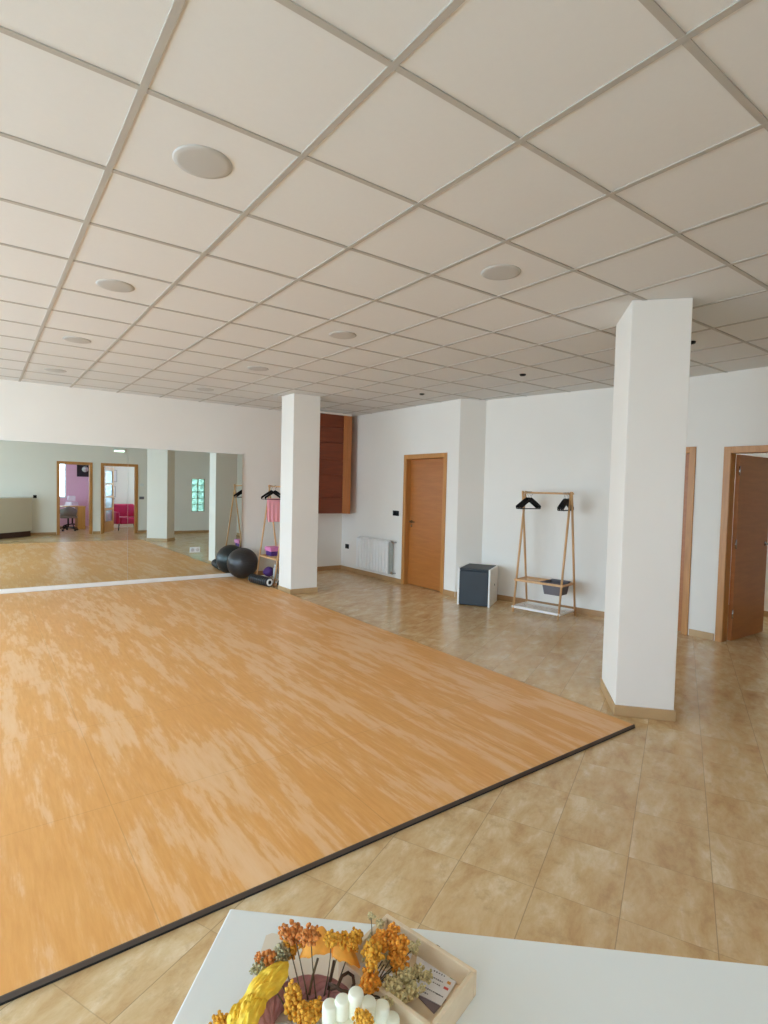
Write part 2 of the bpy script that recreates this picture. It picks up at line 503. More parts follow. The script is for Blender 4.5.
# right wall, three stretches
PA, PB = (5.58, YW), (5.60, 5.83)
QB, RB, EB = (5.948, 5.655), (6.34, 3.88), (6.455, 1.2)
LA = (Vector(PB) - Vector(PA)).length
D1 = (YW - 7.03, YW - 6.13, 0, 2.05)
wall_seg('wall_right', PA, PB, 0.12, 1, [D1])
wall_seg('wall_right_return', PB, QB, 0.1, 1)
wall_seg('wall_right_far', QB, RB, 0.12, 1)
def s_on(P, Q, y):  # distance along P->Q where the line reaches y
    P = Vector(P); Q = Vector(Q); return (Q - P).length * (y - P.y) / (Q.y - P.y)
def on(P, Q, s):
    P = Vector(P); Q = Vector(Q); return P + (Q - P).normalized() * s
d2a, d2b = s_on(RB, EB, 3.79), s_on(RB, EB, 2.962)
d3a, d3b = s_on(RB, EB, 2.57), s_on(RB, EB, 1.74)
wall_seg('wall_right_near', RB, EB, 0.12, 1, [(d2a, d2b, 0, 2.04), (d3a, d3b, 0, 2.025)])
wall_seg('wall_right_entry', EB, (6.5, -0.05), 0.12, 1)

# walls behind the camera
YB = -0.55
wall_seg('wall_back', (XL - 0.15, YB), (4.72, YB), 0.13, -1, [(-3.3 - XL + 0.15, -1.3 - XL + 0.15, 0.3, 2.3), (1.80 - XL + 0.15, 2.60 - XL + 0.15, 0, 2.06), (2.94 - XL + 0.15, 3.86 - XL + 0.15, 0, 2.06)])
wall_seg('wall_back_return', (4.72, YB), (4.72, 0.0), 0.12, -1)
wall_seg('wall_back_right', (4.72, 0.0), (6.6, 0.0), 0.12, -1, [(5.40 - 4.72, 5.82 - 4.72, 0.68, 1.73)])

# window wall on the left
wins = [(1.1, 1.9), (2.3, 4.3), (4.6, 6.6), (6.9, 8.3)]
WZ0, WZ1 = 0.2, 2.75
wall_seg('wall_left', (XL, -0.7), (XL, YW + 0.15), 0.2, 1, [(a + 0.7, b + 0.7, WZ0, WZ1) for a, b in wins])
for k, (a, b) in enumerate(wins):
    w = holder('window_%d' % (k + 1), (XL - 0.1, (a + b) / 2, WZ0))
    fr = MB()
    x0, x1 = XL - 0.14, XL - 0.08
    fr.box(x0, x1, a, b, WZ0, WZ0 + 0.06); fr.box(x0, x1, a, b, WZ1 - 0.06, WZ1)
    for y in (a, (a + b) / 2 - 0.03, b - 0.06): fr.box(x0, x1, y, y + 0.06, WZ0 + 0.06, WZ1 - 0.06)
    fr.build('window_frame', M['window_frame'], w, bevel=0.004)
    MB().box(XL - 0.112, XL - 0.108, a + 0.06, b - 0.06, WZ0 + 0.06, WZ1 - 0.06).build('pane', M['pane'], w)
    MB().box(XL - 0.09, XL + 0.06, a - 0.05, b + 0.05, WZ0 - 0.03, WZ0 - 0.001).build('sill', M['white_paint'], w, bevel=0.005)
w = holder('window_8', (-2.3, YB - 0.065, 0.3))
fr = MB()
for a, b, z0, z1 in ((-3.3, -1.3, 0.3, 0.36), (-3.3, -1.3, 2.24, 2.3), (-3.3, -3.24, 0.36, 2.24), (-2.33, -2.27, 0.36, 2.24), (-1.36, -1.3, 0.36, 2.24)):
    fr.box(a, b, YB - 0.1, YB - 0.04, z0, z1)
fr.build('window_frame', M['window_frame'], w, bevel=0.004)
MB().box(-3.24, -1.36, YB - 0.072, YB - 0.068, 0.36, 2.24).build('pane', M['pane'], w)

# skirtings
skirting('baseboard_right', [((5.58, YW), (5.585, 7.075), -1), ((5.598, 6.085), (5.60, 5.835), -1)], 'skirt_brown')
skirting('baseboard_right_return', [(PB, QB, -1)], 'skirt')
skirting('baseboard_right_far', [(QB, on(RB, EB, max(0.0, d2a - 0.075)), -1)], 'skirt_brown')
skirting('baseboard_right_near', [(on(RB, EB, d2b + 0.07), on(RB, EB, d3a - 0.07), -1), (on(RB, EB, d3b + 0.07), EB, -1)], 'skirt')
skirting('baseboard_front', [((5.58, YW), (3.6, YW), 1)], 'skirt_brown')
skirting('baseboard_back', [((XL, YB), (1.73, YB), 1), ((2.67, YB), (2.87, YB), 1), ((3.93, YB), (4.72, YB), 1), ((4.72, 0), (6.5, 0), 1)], 'skirt_brown')

# pillars
def pillar(corners, skmat):
    p = holder('pillar', (sum(c[0] for c in corners) / 4, sum(c[1] for c in corners) / 4, 0))
    MB().prism(corners, 0, CE).build('shaft', M['wall'], p, bevel=0.004)
    cx, cy = p.location.x, p.location.y
    out = []
    for x, y in corners:
        v = Vector((x - cx, y - cy)); v = v * (1 + 0.013 / v.length * 1.35); out.append((cx + v.x, cy + v.y))
    MB().prism(out, 0, SK).build('skirting', M[skmat], p, bevel=0.003)
    return p
pillar([(3.61, 7.135), (4.025, 7.11), (4.03, 7.49), (3.605, 7.515)], 'skirt')
pillar([(3.594, 2.101), (3.85, 1.82), (4.285, 2.20), (4.02, 2.475)], 'skirt')

# ------------------------------------------------------------------- doors
def door_on(name, P, Q, a, b, ht, leaf_depth=0.075, handle_low=True, leaf=True, thick=0.12):
    """door in the opening s=a..b of the wall P->Q, room on the right of P->Q"""
    P3 = Vector((P[0], P[1], 0)); d = (Vector((Q[0], Q[1], 0)) - P3).normalized(); n = Vector((-d.y, d.x, 0))
    base = P3 + d * ((a + b) / 2)
    h = holder(name, base)
    Z = Vector((0, 0, 1))
    fr = MB()
    W, T = 0.068, 0.016
    # casing on the room face, mitred look from three boards
    fr.obox(P3 + d * (a - W + 0.012) - n * T, d * W, n * (T - 0.0005), Z * (ht + W - 0.012))
    fr.obox(P3 + d * (b - 0.012) - n * T, d * W, n * (T - 0.0005), Z * (ht + W - 0.012))
    fr.obox(P3 + d * (a + 0.012) - n * T + Z * (ht - 0.012), d * (b - a - 0.024), n * (T - 0.0005), Z * W)
    fr.build('door_casing', M['oak'], h, bevel=0.003)
    jm = MB()
    jm.obox(P3 + d * a, d * 0.014, n * thick, Z * ht)
    jm.obox(P3 + d * (b - 0.014), d * 0.014, n * thick, Z * ht)
    jm.obox(P3 + d * (a + 0.014) + Z * (ht - 0.014), d * (b - a - 0.028), n * thick, Z * 0.014)
    jm.build('door_jamb', M['oak'], h)
    if leaf:
        lf = MB().obox(P3 + d * (a + 0.017) + n * leaf_depth + Z * 0.008, d * (b - a - 0.034), n * 0.04, Z * (ht - 0.026)).build('door_leaf', M['oak_door'], h, bevel=0.002)
        s = a + 0.075 if handle_low else b - 0.075
        q = P3 + d * s + n * leaf_depth + Z * 1.03
        hd = MB().lathe([(0.026, 0), (0.026, 0.008), (0.011, 0.009), (0.011, 0.05)], 20, q, -n)
        e = 1 if handle_low else -1
        hd.tube([q - n * 0.045, q - n * 0.05 + d * e * 0.02, q - n * 0.05 + d * e * 0.125], 0.0095, 10)
        hd.build('door_handle', M['bronze'], lf)
        MB().lathe([(0.022, 0), (0.022, 0.006)], 16, q - Z * 0.07, -n).build('key_rose', M['bronze'], lf)
    return h, d, n
door_on('door_1', PA, PB, D1[0], D1[1], 2.05)
door_on('door_2', RB, EB, d2a, d2b, 2.04, handle_low=True)
h3, dd, nn = door_on('door_3', RB, EB, d3a, d3b, 2.025, leaf=False)
# the open leaf swings into the room beyond
hinge = on(RB, EB, d3a + 0.018); hinge = Vector((hinge.x, hinge.y, 0)) + nn * 0.105
ld = Vector((math.cos(math.radians(-1.5)), math.sin(math.radians(-1.5)), 0)); ln = Vector((-ld.y, ld.x, 0))
Zv = Vector((0, 0, 1))
leaf3 = MB().obox(hinge + ld * 0.01 + Zv * 0.008, ld * 0.79, ln * -0.04, Zv * 1.995).build('door_leaf', M['oak_door'], h3, bevel=0.002)
q = hinge + ld * 0.735 - ln * 0.04 + Zv * 1.03
hd = MB().lathe([(0.026, 0), (0.026, 0.008), (0.011, 0.009), (0.011, 0.05)], 20, q, -ln)
hd.tube([q - ln * 0.045, q - ln * 0.05 - ld * 0.02, q - ln * 0.05 - ld * 0.125], 0.0095, 10)
hd.build('door_handle', M['metal'], leaf3)
for zz in (0.25, 1.0, 1.78):
    MB().tube([hinge + Zv * zz - ln * 0.045, hinge + Zv * (zz + 0.1) - ln * 0.045], 0.008, 10).build('hinge', M['metal'], leaf3)

# unseen walls added behind the oak door to keep sky light from leaking in
wall_seg('wall_light_block', (6.5, 5.75), (6.5, 9.1), 0.1, -1)
wall_seg('wall_light_block_end', (5.75, 5.9), (6.5, 5.9), 0.1, 1)
wall_seg('wall_light_block_front', (5.7, YW), (6.6, YW), 0.15, 1)
# room beyond the open door
wall_seg('wall_side_room', (8.3, 0.0), (8.3, 4.3), 0.12, -1)
wall_seg('wall_side_room_far', (6.5, 4.2), (8.3, 4.2), 0.12, 1, [(0.5, 1.7, 0.8, 2.4)])
wall_seg('wall_side_room_near', (6.6, 0.0), (8.45, 0.0), 0.12, -1)
skirting('baseboard_side_room', [((8.3, 0.0), (8.3, 4.2), 1), ((6.5, 4.2), (8.3, 4.2), -1)], 'skirt_brown')
w = holder('window_5', (7.6, 4.26, 0.8))
fr = MB()
for a, b, z0, z1 in ((7.0, 8.2, 0.8, 0.86), (7.0, 8.2, 2.34, 2.4), (7.0, 7.06, 0.86, 2.34), (7.57, 7.63, 0.86, 2.34), (8.14, 8.2, 0.86, 2.34)):
    fr.box(a, b, 4.23, 4.29, z0, z1)
fr.build('window_frame', M['window_frame'], w, bevel=0.004)
MB().box(7.06, 8.14, 4.258, 4.262, 0.86, 2.34).build('pane', M['pane'], w)

# glass block window in the wall behind
w = holder('window_6', (5.61, -0.06, 0.68))
fr = MB()
gx0, gx1, gz0, gz1 = 5.40, 5.82, 0.68, 1.73
for i in range(3):
    x = gx0 + (gx1 - gx0 - 0.014) * i / 2; fr.box(x, x + 0.014, -0.1, -0.012, gz0, gz1)
for j in range(6):
    z = gz0 + (gz1 - gz0 - 0.014) * j / 5; fr.box(gx0 + 0.001, gx1 - 0.001, -0.099, -0.013, z, z + 0.014)
fr.build('mortar_grid', M['sage'], w)
bw, bh = (gx1 - gx0 - 0.042) / 2, (gz1 - gz0 - 0.084) / 5
for i in range(2):
    for j in range(5):
        x = gx0 + 0.014 + i * (bw + 0.014); z = gz0 + 0.014 + j * (bh + 0.014)
        MB().box(x, x + bw, -0.09, -0.018, z, z + bh).build('glass_block', M['block'], w, bevel=0.012)

# ------------------------------------------------- rooms seen in the mirror
before_rooms = set(bpy.data.objects)
wall_seg('wall_office_far', (-0.2, -4.0), (3.4, -4.0), 0.12, -1, [(2.18 + 0.2, 2.46 + 0.2, 0.97, 2.3)], mat='lilac')
wall_seg('wall_office_side', (3.34, -4.0), (2.95, YB - 0.13), 0.08, -1, mat='lilac')
wall_seg('wall_office_left', (0.4, -4.0), (0.4, YB - 0.13), 0.1, 1, [(0.4, 2.4, 0.9, 2.4)])
wall_seg('wall_lounge_far', (3.32, -3.0), (5.6, -3.0), 0.12, -1)
wall_seg('wall_lounge_side', (5.4, -3.0), (5.4, -0.13), 0.1, -1, [(0.3, 1.9, 0.9, 2.3)])
w = holder('window_7', (2.32, -4.06, 0.97))
fr = MB()
for a, b, z0, z1 in ((2.18, 2.46, 0.97, 1.02), (2.18, 2.46, 2.25, 2.3), (2.18, 2.22, 1.02, 2.25), (2.42, 2.46, 1.02, 2.25)):
    fr.box(a, b, -4.09, -4.03, z0, z1)
fr.build('window_frame', M['window_frame'], w)
MB().box(2.22, 2.42, -4.062, -4.058, 1.02, 2.25).build('pane', M['pane'], w)

def inner_door(name, x0, x1):
    h = holder(name, ((x0 + x1) / 2, YB, 0))
    fr = MB(); ht = 2.06
    for x in (x0 - 0.06, x1 - 0.01): fr.box(x, x + 0.07, YB + 0.0005, YB + 0.016, 0, ht + 0.06)
    fr.box(x0 + 0.01, x1 - 0.01, YB + 0.0005, YB + 0.016, ht - 0.01, ht + 0.06)
    fr.build('door_casing', M['oak'], h, bevel=0.003)
    jm = MB()
    jm.box(x0, x0 + 0.02, YB - 0.13, YB, 0, ht); jm.box(x1 - 0.02, x1, YB - 0.13, YB, 0, ht); jm.box(x0 + 0.02, x1 - 0.02, YB - 0.13, YB, ht - 0.02, ht)
    jm.build('door_jamb', M['oak'], h)
    return h
inner_door('door_4', 1.92, 2.72)
h5 = inner_door('door_5', 3.06, 3.98)
# glazed leaf, opened into the lounge
o5 = Vector((3.085, YB - 0.13, 0)); ang = math.radians(-62)
ld = Vector((math.cos(ang), math.sin(ang), 0)); ln = Vector((-ld.y, ld.x, 0))
lf = MB(); LW, LH = 0.84, 2.02
def lp(s0, s1, z0, z1, t=0.036): lf.obox(o5 + ld * s0 + Zv * z0, ld * (s1 - s0), ln * t, Zv * (z1 - z0))
lp(0, 0.12, 0.01, LH); lp(LW - 0.12, LW, 0.01, LH); lp(0.12, LW - 0.12, LH - 0.12, LH); lp(0.12, LW - 0.12, 0.01, 0.34)
ys = [0.34, 0.72, 1.1, 1.5, LH - 0.12]
for z in ys[1:-1]: lp(0.12, LW - 0.12, z - 0.03, z + 0.03)
leaf5 = lf.build('door_leaf', M['oak'], h5, bevel=0.002)
for i in range(4):
    z0 = ys[i] + (0.03 if i else 0); z1 = ys[i + 1] - (0.03 if i < 3 else 0)
    MB().obox(o5 + ld * 0.12 + ln * 0.014 + Zv * z0, ld * (LW - 0.24), ln * 0.006, Zv * (z1 - z0)).build('pane', M['door_pane'], leaf5)
qh = o5 + ld * (LW - 0.06) + ln * 0.036 + Zv * 1.03
MB().tube([qh, qh + ln * 0.05, qh + ln * 0.05 - ld * 0.12], 0.009, 8).build('door_handle', M['metal'], leaf5)

# office furniture
t = thing('desk', 'beech office desk with panel legs in the lilac room seen in the mirror', 'desk', (2.42, -2.75, 0))
MB().box(2.0, 2.86, -3.1, -2.4, 0.72, 0.745).build('desktop', M['desk_wood'], t, bevel=0.003)
MB().box(2.62, 2.84, -3.08, -2.42, 0, 0.719).build('side_panel', M['desk_wood'], t, bevel=0.003)
MB().box(2.02, 2.06, -3.08, -2.42, 0, 0.719).build('side_panel', M['desk_wood'], t, bevel=0.003)

def swivel_chair(name, label, loc, rz, mat, shell):
    t = thing(name, label, 'chair', loc, rz)
    if shell:
        b = MB(); n = 12; vs = []; fs = []
        for i in range(n + 1):
            a = PI * (0.08 + 0.84 * i / n)
            for z, k in ((0.42, 0.86), (0.6, 1.0), (0.78, 1.02)):
                for r in (0.25 * k, 0.225 * k):
                    vs.append((-math.cos(a) * r, -math.sin(a) * r * 0.85, z - 0.12 * abs(math.cos(a)) * (z > 0.7)))
        for i in range(n):
            o = i * 6; p = o + 6
            for q in range(2):
                a, c = o + 2 * q, p + 2 * q
                fs += [(a, c, c + 2, a + 2), (a + 3, c + 3, c + 1, a + 1)]
            fs += [(o, o + 1, p + 1, p), (o + 4, p + 4, p + 5, o + 5)]
        fs += [(0, 2, 3, 1), (2, 4, 5, 3)]; e = n * 6; fs += [(e, e + 1, e + 3, e + 2), (e + 2, e + 3, e + 5, e + 4)]
        b.add(vs, fs, True); b.build('backrest', mat, t, local=True)
    else:
        MB().lathe([(0.02, 0), (0.19, 0.005), (0.23, 0.16), (0.2, 0.3), (0.05, 0.31)], 4, (0, -0.22, 0.55)).build('backrest', mat, t, bevel=0.03, local=True)
        MB().box(-0.12, 0.12, -0.28, -0.2, 0.88, 1.06).build('headrest', mat, t, bevel=0.03, local=True)
    MB().box(-0.23, 0.23, -0.2, 0.22, 0.40, 0.47).build('seat', mat, t, bevel=0.03, local=True)
    MB().tube([(0, 0, 0.09), (0, 0, 0.4)], 0.025, 12).build('column', M['black'], t, local=True)
    for k in range(5):
        a = 2 * PI * k / 5 + 0.3; x, y = math.cos(a), math.sin(a)
        l = MB().tube([(x * 0.02, y * 0.02, 0.11), (x * 0.28, y * 0.28, 0.075)], [0.02, 0.014], 8).build('leg', M['black'], t, local=True)
        MB().lathe([(0.028, -0.02), (0.032, 0), (0.028, 0.02)], 14, (x * 0.28, y * 0.28, 0.032), (-y, x, 0)).build('caster', M['black'], l, local=True)
    return t
swivel_chair('office_chair', 'grey tub swivel chair at the desk in the lilac room seen in the mirror', (2.3, -1.95, 0), PI, M['grey_uph'], True)
swivel_chair('office_chair', 'white high-back office chair behind the desk in the lilac room', (2.58, -3.42, 0), 0, M['mesh_white'], False)
t = thing('wall_picture', 'square black picture with a pale round shape on the lilac wall', 'picture', (2.98, -3.985, 1.75))
MB().box(2.78, 3.18, -3.998, -3.97, 1.72, 2.15).build('canvas', M['photo_black'], t)
MB().lathe([(0.001, 0), (0.09, 0.001), (0.1, 0.003), (0.001, 0.0045)], 28, (3.03, -3.9695, 1.98), (0, 1, 0)).build('printed_disc', M['moon'], t)

# lounge armchair
t = thing('armchair', 'fuchsia tub armchair with dark legs behind the glazed door seen in the mirror', 'armchair', (3.98, -1.9, 0), math.radians(-8))
MB().box(-0.3, 0.3, -0.28, 0.3, 0.2, 0.43).build('seat', M['fuchsia'], t, bevel=0.05, local=True, segs=3)
MB().box(-0.35, 0.35, -0.42, -0.26, 0.2, 0.84).build('backrest', M['fuchsia'], t, bevel=0.06, local=True, segs=3)
for s in (-1, 1):
    MB().box(min(s * 0.3, s * 0.42), max(s * 0.3, s * 0.42), -0.36, 0.28, 0.2, 0.6).build('armrest', M['fuchsia'], t, bevel=0.05, local=True, segs=3)
for sx_ in (-1, 1):
    for sy in (-1, 1):
        MB().tube([(sx_ * 0.32, sy * 0.26, 0.21), (sx_ * 0.35, sy * 0.29, 0)], [0.022, 0.013], 10).build('leg', M['black'], t, local=True)
t = thing('picture_frame', 'grey framed picture, upper of two on the pale lounge wall', 'picture', (3.75, -2.98, 1.8))
MB().box(3.62, 3.88, -2.998, -2.975, 1.56, 1.98).build('frame', M['frame_grey'], t, bevel=0.004)
MB().box(3.65, 3.85, -2.9745, -2.972, 1.59, 1.95).build('print', M['paper'], t)
t = thing('picture_frame', 'grey framed picture, lower of two on the pale lounge wall', 'picture', (3.72, -2.98, 1.2))
MB().box(3.6, 3.84, -2.998, -2.975, 1.04, 1.42).build('frame', M['frame_grey'], t, bevel=0.004)
MB().box(3.63, 3.81, -2.9745, -2.972, 1.07, 1.39).build('print', M['paper'], t)

DXR = -0.12
for o in set(bpy.data.objects) - before_rooms:
    if o.parent is None: o.location.x += DXR

# ---------------------------------------------------------------- the mirror
XS = 1.80
mg = 'wall mirrors'
MY = lambda x: YM - (x - XS) * 0.004
def mirror_panel(x0, x1, label):
    o = MB().prism([(x0, MY(x0)), (x1, MY(x1)), (x1, MY(x1) + 0.006), (x0, MY(x0) + 0.006)], 0.083, 2.066).build('wall_mirror', M['mirror'])
    tag(o, label, 'mirror')
mirror_panel(-2.4, XS - 0.0015, 'left wall mirror panel reflecting the two oak doorways')
mirror_panel(XS + 0.0015, 3.575, 'right wall mirror panel, behind the black exercise ball')
struct(MB().prism([(-2.4, MY(-2.4) + 0.0063), (3.575, MY(3.575) + 0.0063), (3.575, YW - 0.0005), (-2.4, YW - 0.0005)], 0.083, 2.07).build('trim_1', M['white_paint']))
t = MB().box(-2.4, 3.56, YM - 0.012, YW - 0.0005, 0.0225, 0.082).build('trim_2', M['white_paint'], bevel=0.004); struct(t)

t = thing('power_outlet', 'white double power socket set into the mirror glass', 'socket', (2.83, YM - 0.002, 0.5))
MB().box(2.72, 2.88, YM - 0.016, YM - 0.0048, 0.455, 0.54).build('cover_plate', M['white_plastic'], t, bevel=0.004)
for x in (2.76, 2.84):
    MB().lathe([(0.027, 0), (0.027, 0.002), (0.022, 0.003), (0.022, 0.001)], 20, (x, YM - 0.0165, 0.4975), (0, -1, 0)).build('socket', M['frame_grey'], t)

# ---------------------------------------------------------------- floor mat
MT = 0.022
mxr = lambda y: 3.512 + (y - 1.9) * 0.0105
t = thing('exercise_mat', 'large orange wood-effect exercise mat with charcoal edge covering the floor by the mirror', 'mat', (0, 1.9, 0))
MB().prism([(-3.0, 1.916), (mxr(1.9) - 0.005, 1.916), (mxr(8.9) - 0.005, 8.9), (-3.0, 8.9)], 0.004, MT).build('mat_surface', M['mat'], t)
e = MB()
e.add([(-3.0, 1.905, 0.0), (3.512, 1.905, 0), (3.512, 1.905, 0.007), (-3.0, 1.905, 0.007), (-3.0, 1.9155, 0), (3.512, 1.9155, 0), (3.512, 1.9155, 0.007), (-3, 1.9155, 0.007)],
      [(0, 1, 2, 3), (3, 2, 6, 7), (1, 5, 6, 2), (5, 4, 7, 6), (4, 0, 3, 7), (0, 4, 5, 1)])
e.build('underlay', M['rubber_black'], t)
e = MB()
e.add([(-3.0, 1.906, 0.0075), (3.512, 1.906, 0.0075), (3.512, 1.911, MT), (-3.0, 1.911, MT), (-3.0, 1.9155, 0.0075), (3.512, 1.9155, 0.0075), (3.512, 1.9155, MT), (-3, 1.9155, MT)],
      [(0, 1, 2, 3), (3, 2, 6, 7), (1, 5, 6, 2), (5, 4, 7, 6), (4, 0, 3, 7), (0, 4, 5, 1)])
e.build('edge_strip', M['rubber'], t)
e = MB()
x0, x1 = mxr(1.916), mxr(8.9)
e.prism([(x0 - 0.0045, 1.916), (x0, 1.916), (x1, 8.9), (x1 - 0.0045, 8.9)], 0, MT - 0.004)
e.build('edge_strip', M['rubber'], t)

# ------------------------------------------------------------ ceiling lights
proto = None
names = {0: 'left row', 1: 'right row'}
places = ['nearest', 'second', 'third', 'fourth']
for r, x in enumerate((0.7516, 2.5516)):
    for k in range(4):
        y = 2.342 + 1.8 * k
        lab = 'round white ceiling downlight, %s of the four in the %s' % (places[k], names[r])
        if proto is None:
            proto = thing('ceiling_light', lab, 'light', (x, y, CE), 0, 'round ceiling downlights')
            MB().lathe([(0.092, -0.008), (0.112, -0.006), (0.118, -0.002), (0.118, -0.0002), (0.09, -0.0003), (0.09, -0.007)], 56).build('ring', M['light_ring'], proto, local=True)
            MB().lathe([(0.0895, -0.0005), (0.0895, -0.004), (0.06, -0.0042), (0.0, -0.0043)][::-1], 56).build('diffuser', M['light_disc'], proto, local=True)
        else:
            dup(proto, (x, y, CE), 0, lab)
proto = None
for k, (y, lab) in enumerate(((5.9, 'tiny black recessed ceiling spot above the oak door by the radiator'), (4.15, 'tiny black recessed ceiling spot above the clothes rack by the right wall'), (2.33, 'tiny black recessed ceiling spot just right of the big pillar'))):
    if proto is None:
        proto = thing('ceiling_spot', lab, 'spotlight', (4.93, y, CE), 0, 'black ceiling spots')
        MB().lathe([(0.0, -0.006), (0.022, -0.006), (0.024, -0.018), (0.032, -0.016), (0.036, -0.0005)], 24).build('trim_ring', M['black'], proto, local=True)
    else:
        dup(proto, (4.93, y, CE), 0, lab)

# ------------------------------------------------- wall cabinet and radiator
t = thing('wall_cabinet', 'reddish brown planked wall cabinet with amber side in the far corner', 'cabinet', (5.0, 8.7, 1.087))
cx0, cxs, cx1, cy, cz0, cz1 = 4.66, 5.27, 5.435, 8.45, 1.087, 2.836
MB().box(cx0, cx1, cy + 0.025, YW - 0.001, cz0, cz1).build('carcass', M['oak_end'], t, bevel=0.003)
dr = MB()
zs = [cz0, cz0 + 0.29, cz0 + 0.69, cz0 + 0.94, cz0 + 1.25, cz0 + 1.52, cz1]
for a, b in zip(zs, zs[1:]):
    dr.box(cx0, cxs, cy, cy + 0.0245, a + 0.006, b - 0.006)
    dr.box(cx0, cxs, cy + 0.012, cy + 0.0244, b - 0.0059, b + 0.0059 if b < cz1 else b)
dr.build('planked_front', M['redwood'], t, bevel=0.004)
MB().box(cxs + 0.0005, cx1, cy - 0.012, cy + 0.0245, cz0, cz1).build('end_post', M['oak_end'], t, bevel=0.003)
o = MB().box(cx0, cx1 + 0.01, cy - 0.004, YW - 0.0005, cz1 + 0.001, CE - 0.0005).build('trim_3', M['wall']); struct(o)

t = thing('radiator', 'white ribbed panel radiator on the right wall beside the oak door', 'radiator', (5.5, 7.75, 0.1))
n = 11; y0, y1 = 7.30, 8.26; w_ = (y1 - y0) / n
for k in range(n):
    a = y0 + k * w_
    s = MB()
    s.box(5.462, 5.478, a + 0.006, a + w_ - 0.006, 0.15, 0.66)
    s.box(5.478, 5.545, a + w_ / 2 - 0.012, a + w_ / 2 + 0.012, 0.13, 0.695)
    s.add([(5.462, a + 0.006, 0.66), (5.462, a + w_ - 0.006, 0.66), (5.50, a + w_ - 0.012, 0.695), (5.50, a + 0.012, 0.695), (5.478, a + 0.006, 0.655), (5.478, a + w_ - 0.006, 0.655), (5.512, a + w_ - 0.012, 0.69), (5.512, a + 0.012, 0.69)],
          [(0, 3, 2, 1), (4, 5, 6, 7), (0, 1, 5, 4), (2, 3, 7, 6), (1, 2, 6, 5), (3, 0, 4, 7)])
    s.build('rib', M['radiator'], t, bevel=0.003)
MB().tube([(5.525, y0, 0.66), (5.525, y1, 0.66)], 0.018, 10).build('header_pipe', M['radiator'], t)
MB().tube([(5.525, y0, 0.15), (5.525, y1, 0.15)], 0.018, 10).build('header_pipe', M['radiator'], t)
MB().box(5.482, 5.56, y0 - 0.006, y0 + 0.004, 0.14, 0.67).build('end_panel', M['radiator_side'], t, bevel=0.002)
for z in (0.665, 0.15):
    v = MB().tube([(5.525, y0, z), (5.525, y0 - 0.035, z), (5.525, y0 - 0.06, z), (5.579, y0 - 0.06, z)], 0.011, 10)
    v.lathe([(0.017, 0), (0.02, 0.012), (0.02, 0.045), (0.012, 0.05)], 16, (5.525, y0 - 0.06, z), (-1, 0, 0.4))
    v.build('valve', M['metal'], t)
for yy in (7.6, 8.0):
    MB().box(5.546, 5.5795, yy - 0.01, yy + 0.01, 0.4, 0.44).build('bracket', M['radiator'], t)

def plate(name, label, cat, c, wy, hz_, nrock, mat, x=None, rock=None):
    """cover plate on the right wall (facing -X) at c=(x,y,z)"""
    t = thing(name, label, cat, c)
    x, y, z = c
    MB().box(x - 0.010, x - 0.0004, y - wy / 2, y + wy / 2, z - hz_ / 2, z + hz_ / 2).build('cover_plate', mat, t, bevel=0.003)
    for k in range(nrock):
        yc = y - wy / 2 + wy * (k + 0.5) / nrock
        MB().box(x - 0.0135, x - 0.0102, yc - 0.024, yc + 0.024, z - 0.024, z + 0.024).build('rocker', rock or mat, t, bevel=0.002)
    return t
plate('light_switch', 'black double light switch on the right wall beside the oak door', 'switch', (5.586, 7.27, 1.15), 0.16, 0.085, 2, M['black'])
plate('power_outlet', 'small black wall socket low beside the radiator', 'socket', (5.582, 8.74, 0.455), 0.12, 0.085, 1, M['black'])
def plate_y(name, label, cat, c, wx, hz_, nrock, mat):
    t = thing(name, label, cat, c); x, y, z = c
    MB().box(x - wx / 2, x + wx / 2, y + 0.0004, y + 0.01, z - hz_ / 2, z + hz_ / 2).build('cover_plate', mat, t, bevel=0.003)
    for k in range(nrock):
        xc = x - wx / 2 + wx * (k + 0.5) / nrock
        MB().box(xc - 0.024, xc + 0.024, y + 0.0102, y + 0.0135, z - 0.024, z + 0.024).build('rocker', mat, t, bevel=0.002)
plate_y('light_switch', 'black single switch near the reception desk, seen in the mirror', 'switch', (1.21, YB, 1.095), 0.085, 0.085, 1, M['black'])
plate_y('light_switch', 'dark grey double switch right of the glazed doorway, seen in the mirror', 'switch', (4.03, YB, 1.085), 0.14, 0.085, 2, M['basket'])
plate_y('thermostat', 'small white thermostat above the double switch, seen in the mirror', 'thermostat', (4.03, YB, 1.49), 0.12, 0.085, 1, M['white_plastic'])
t = thing('emergency_light', 'slim white emergency light above the glazed doorway, seen in the mirror', 'light', (3.38, YB, 2.52))
MB().box(3.22, 3.54, YB + 0.0005, YB + 0.05, 2.46, 2.56).build('housing', M['white_plastic'], t, bevel=0.008)
MB().box(3.24, 3.52, YB + 0.0505, YB + 0.056, 2.475, 2.52).build('lens', emission('lit_emergency_lens', rgb(214, 244, 224), 2.0), t, bevel=0.002)

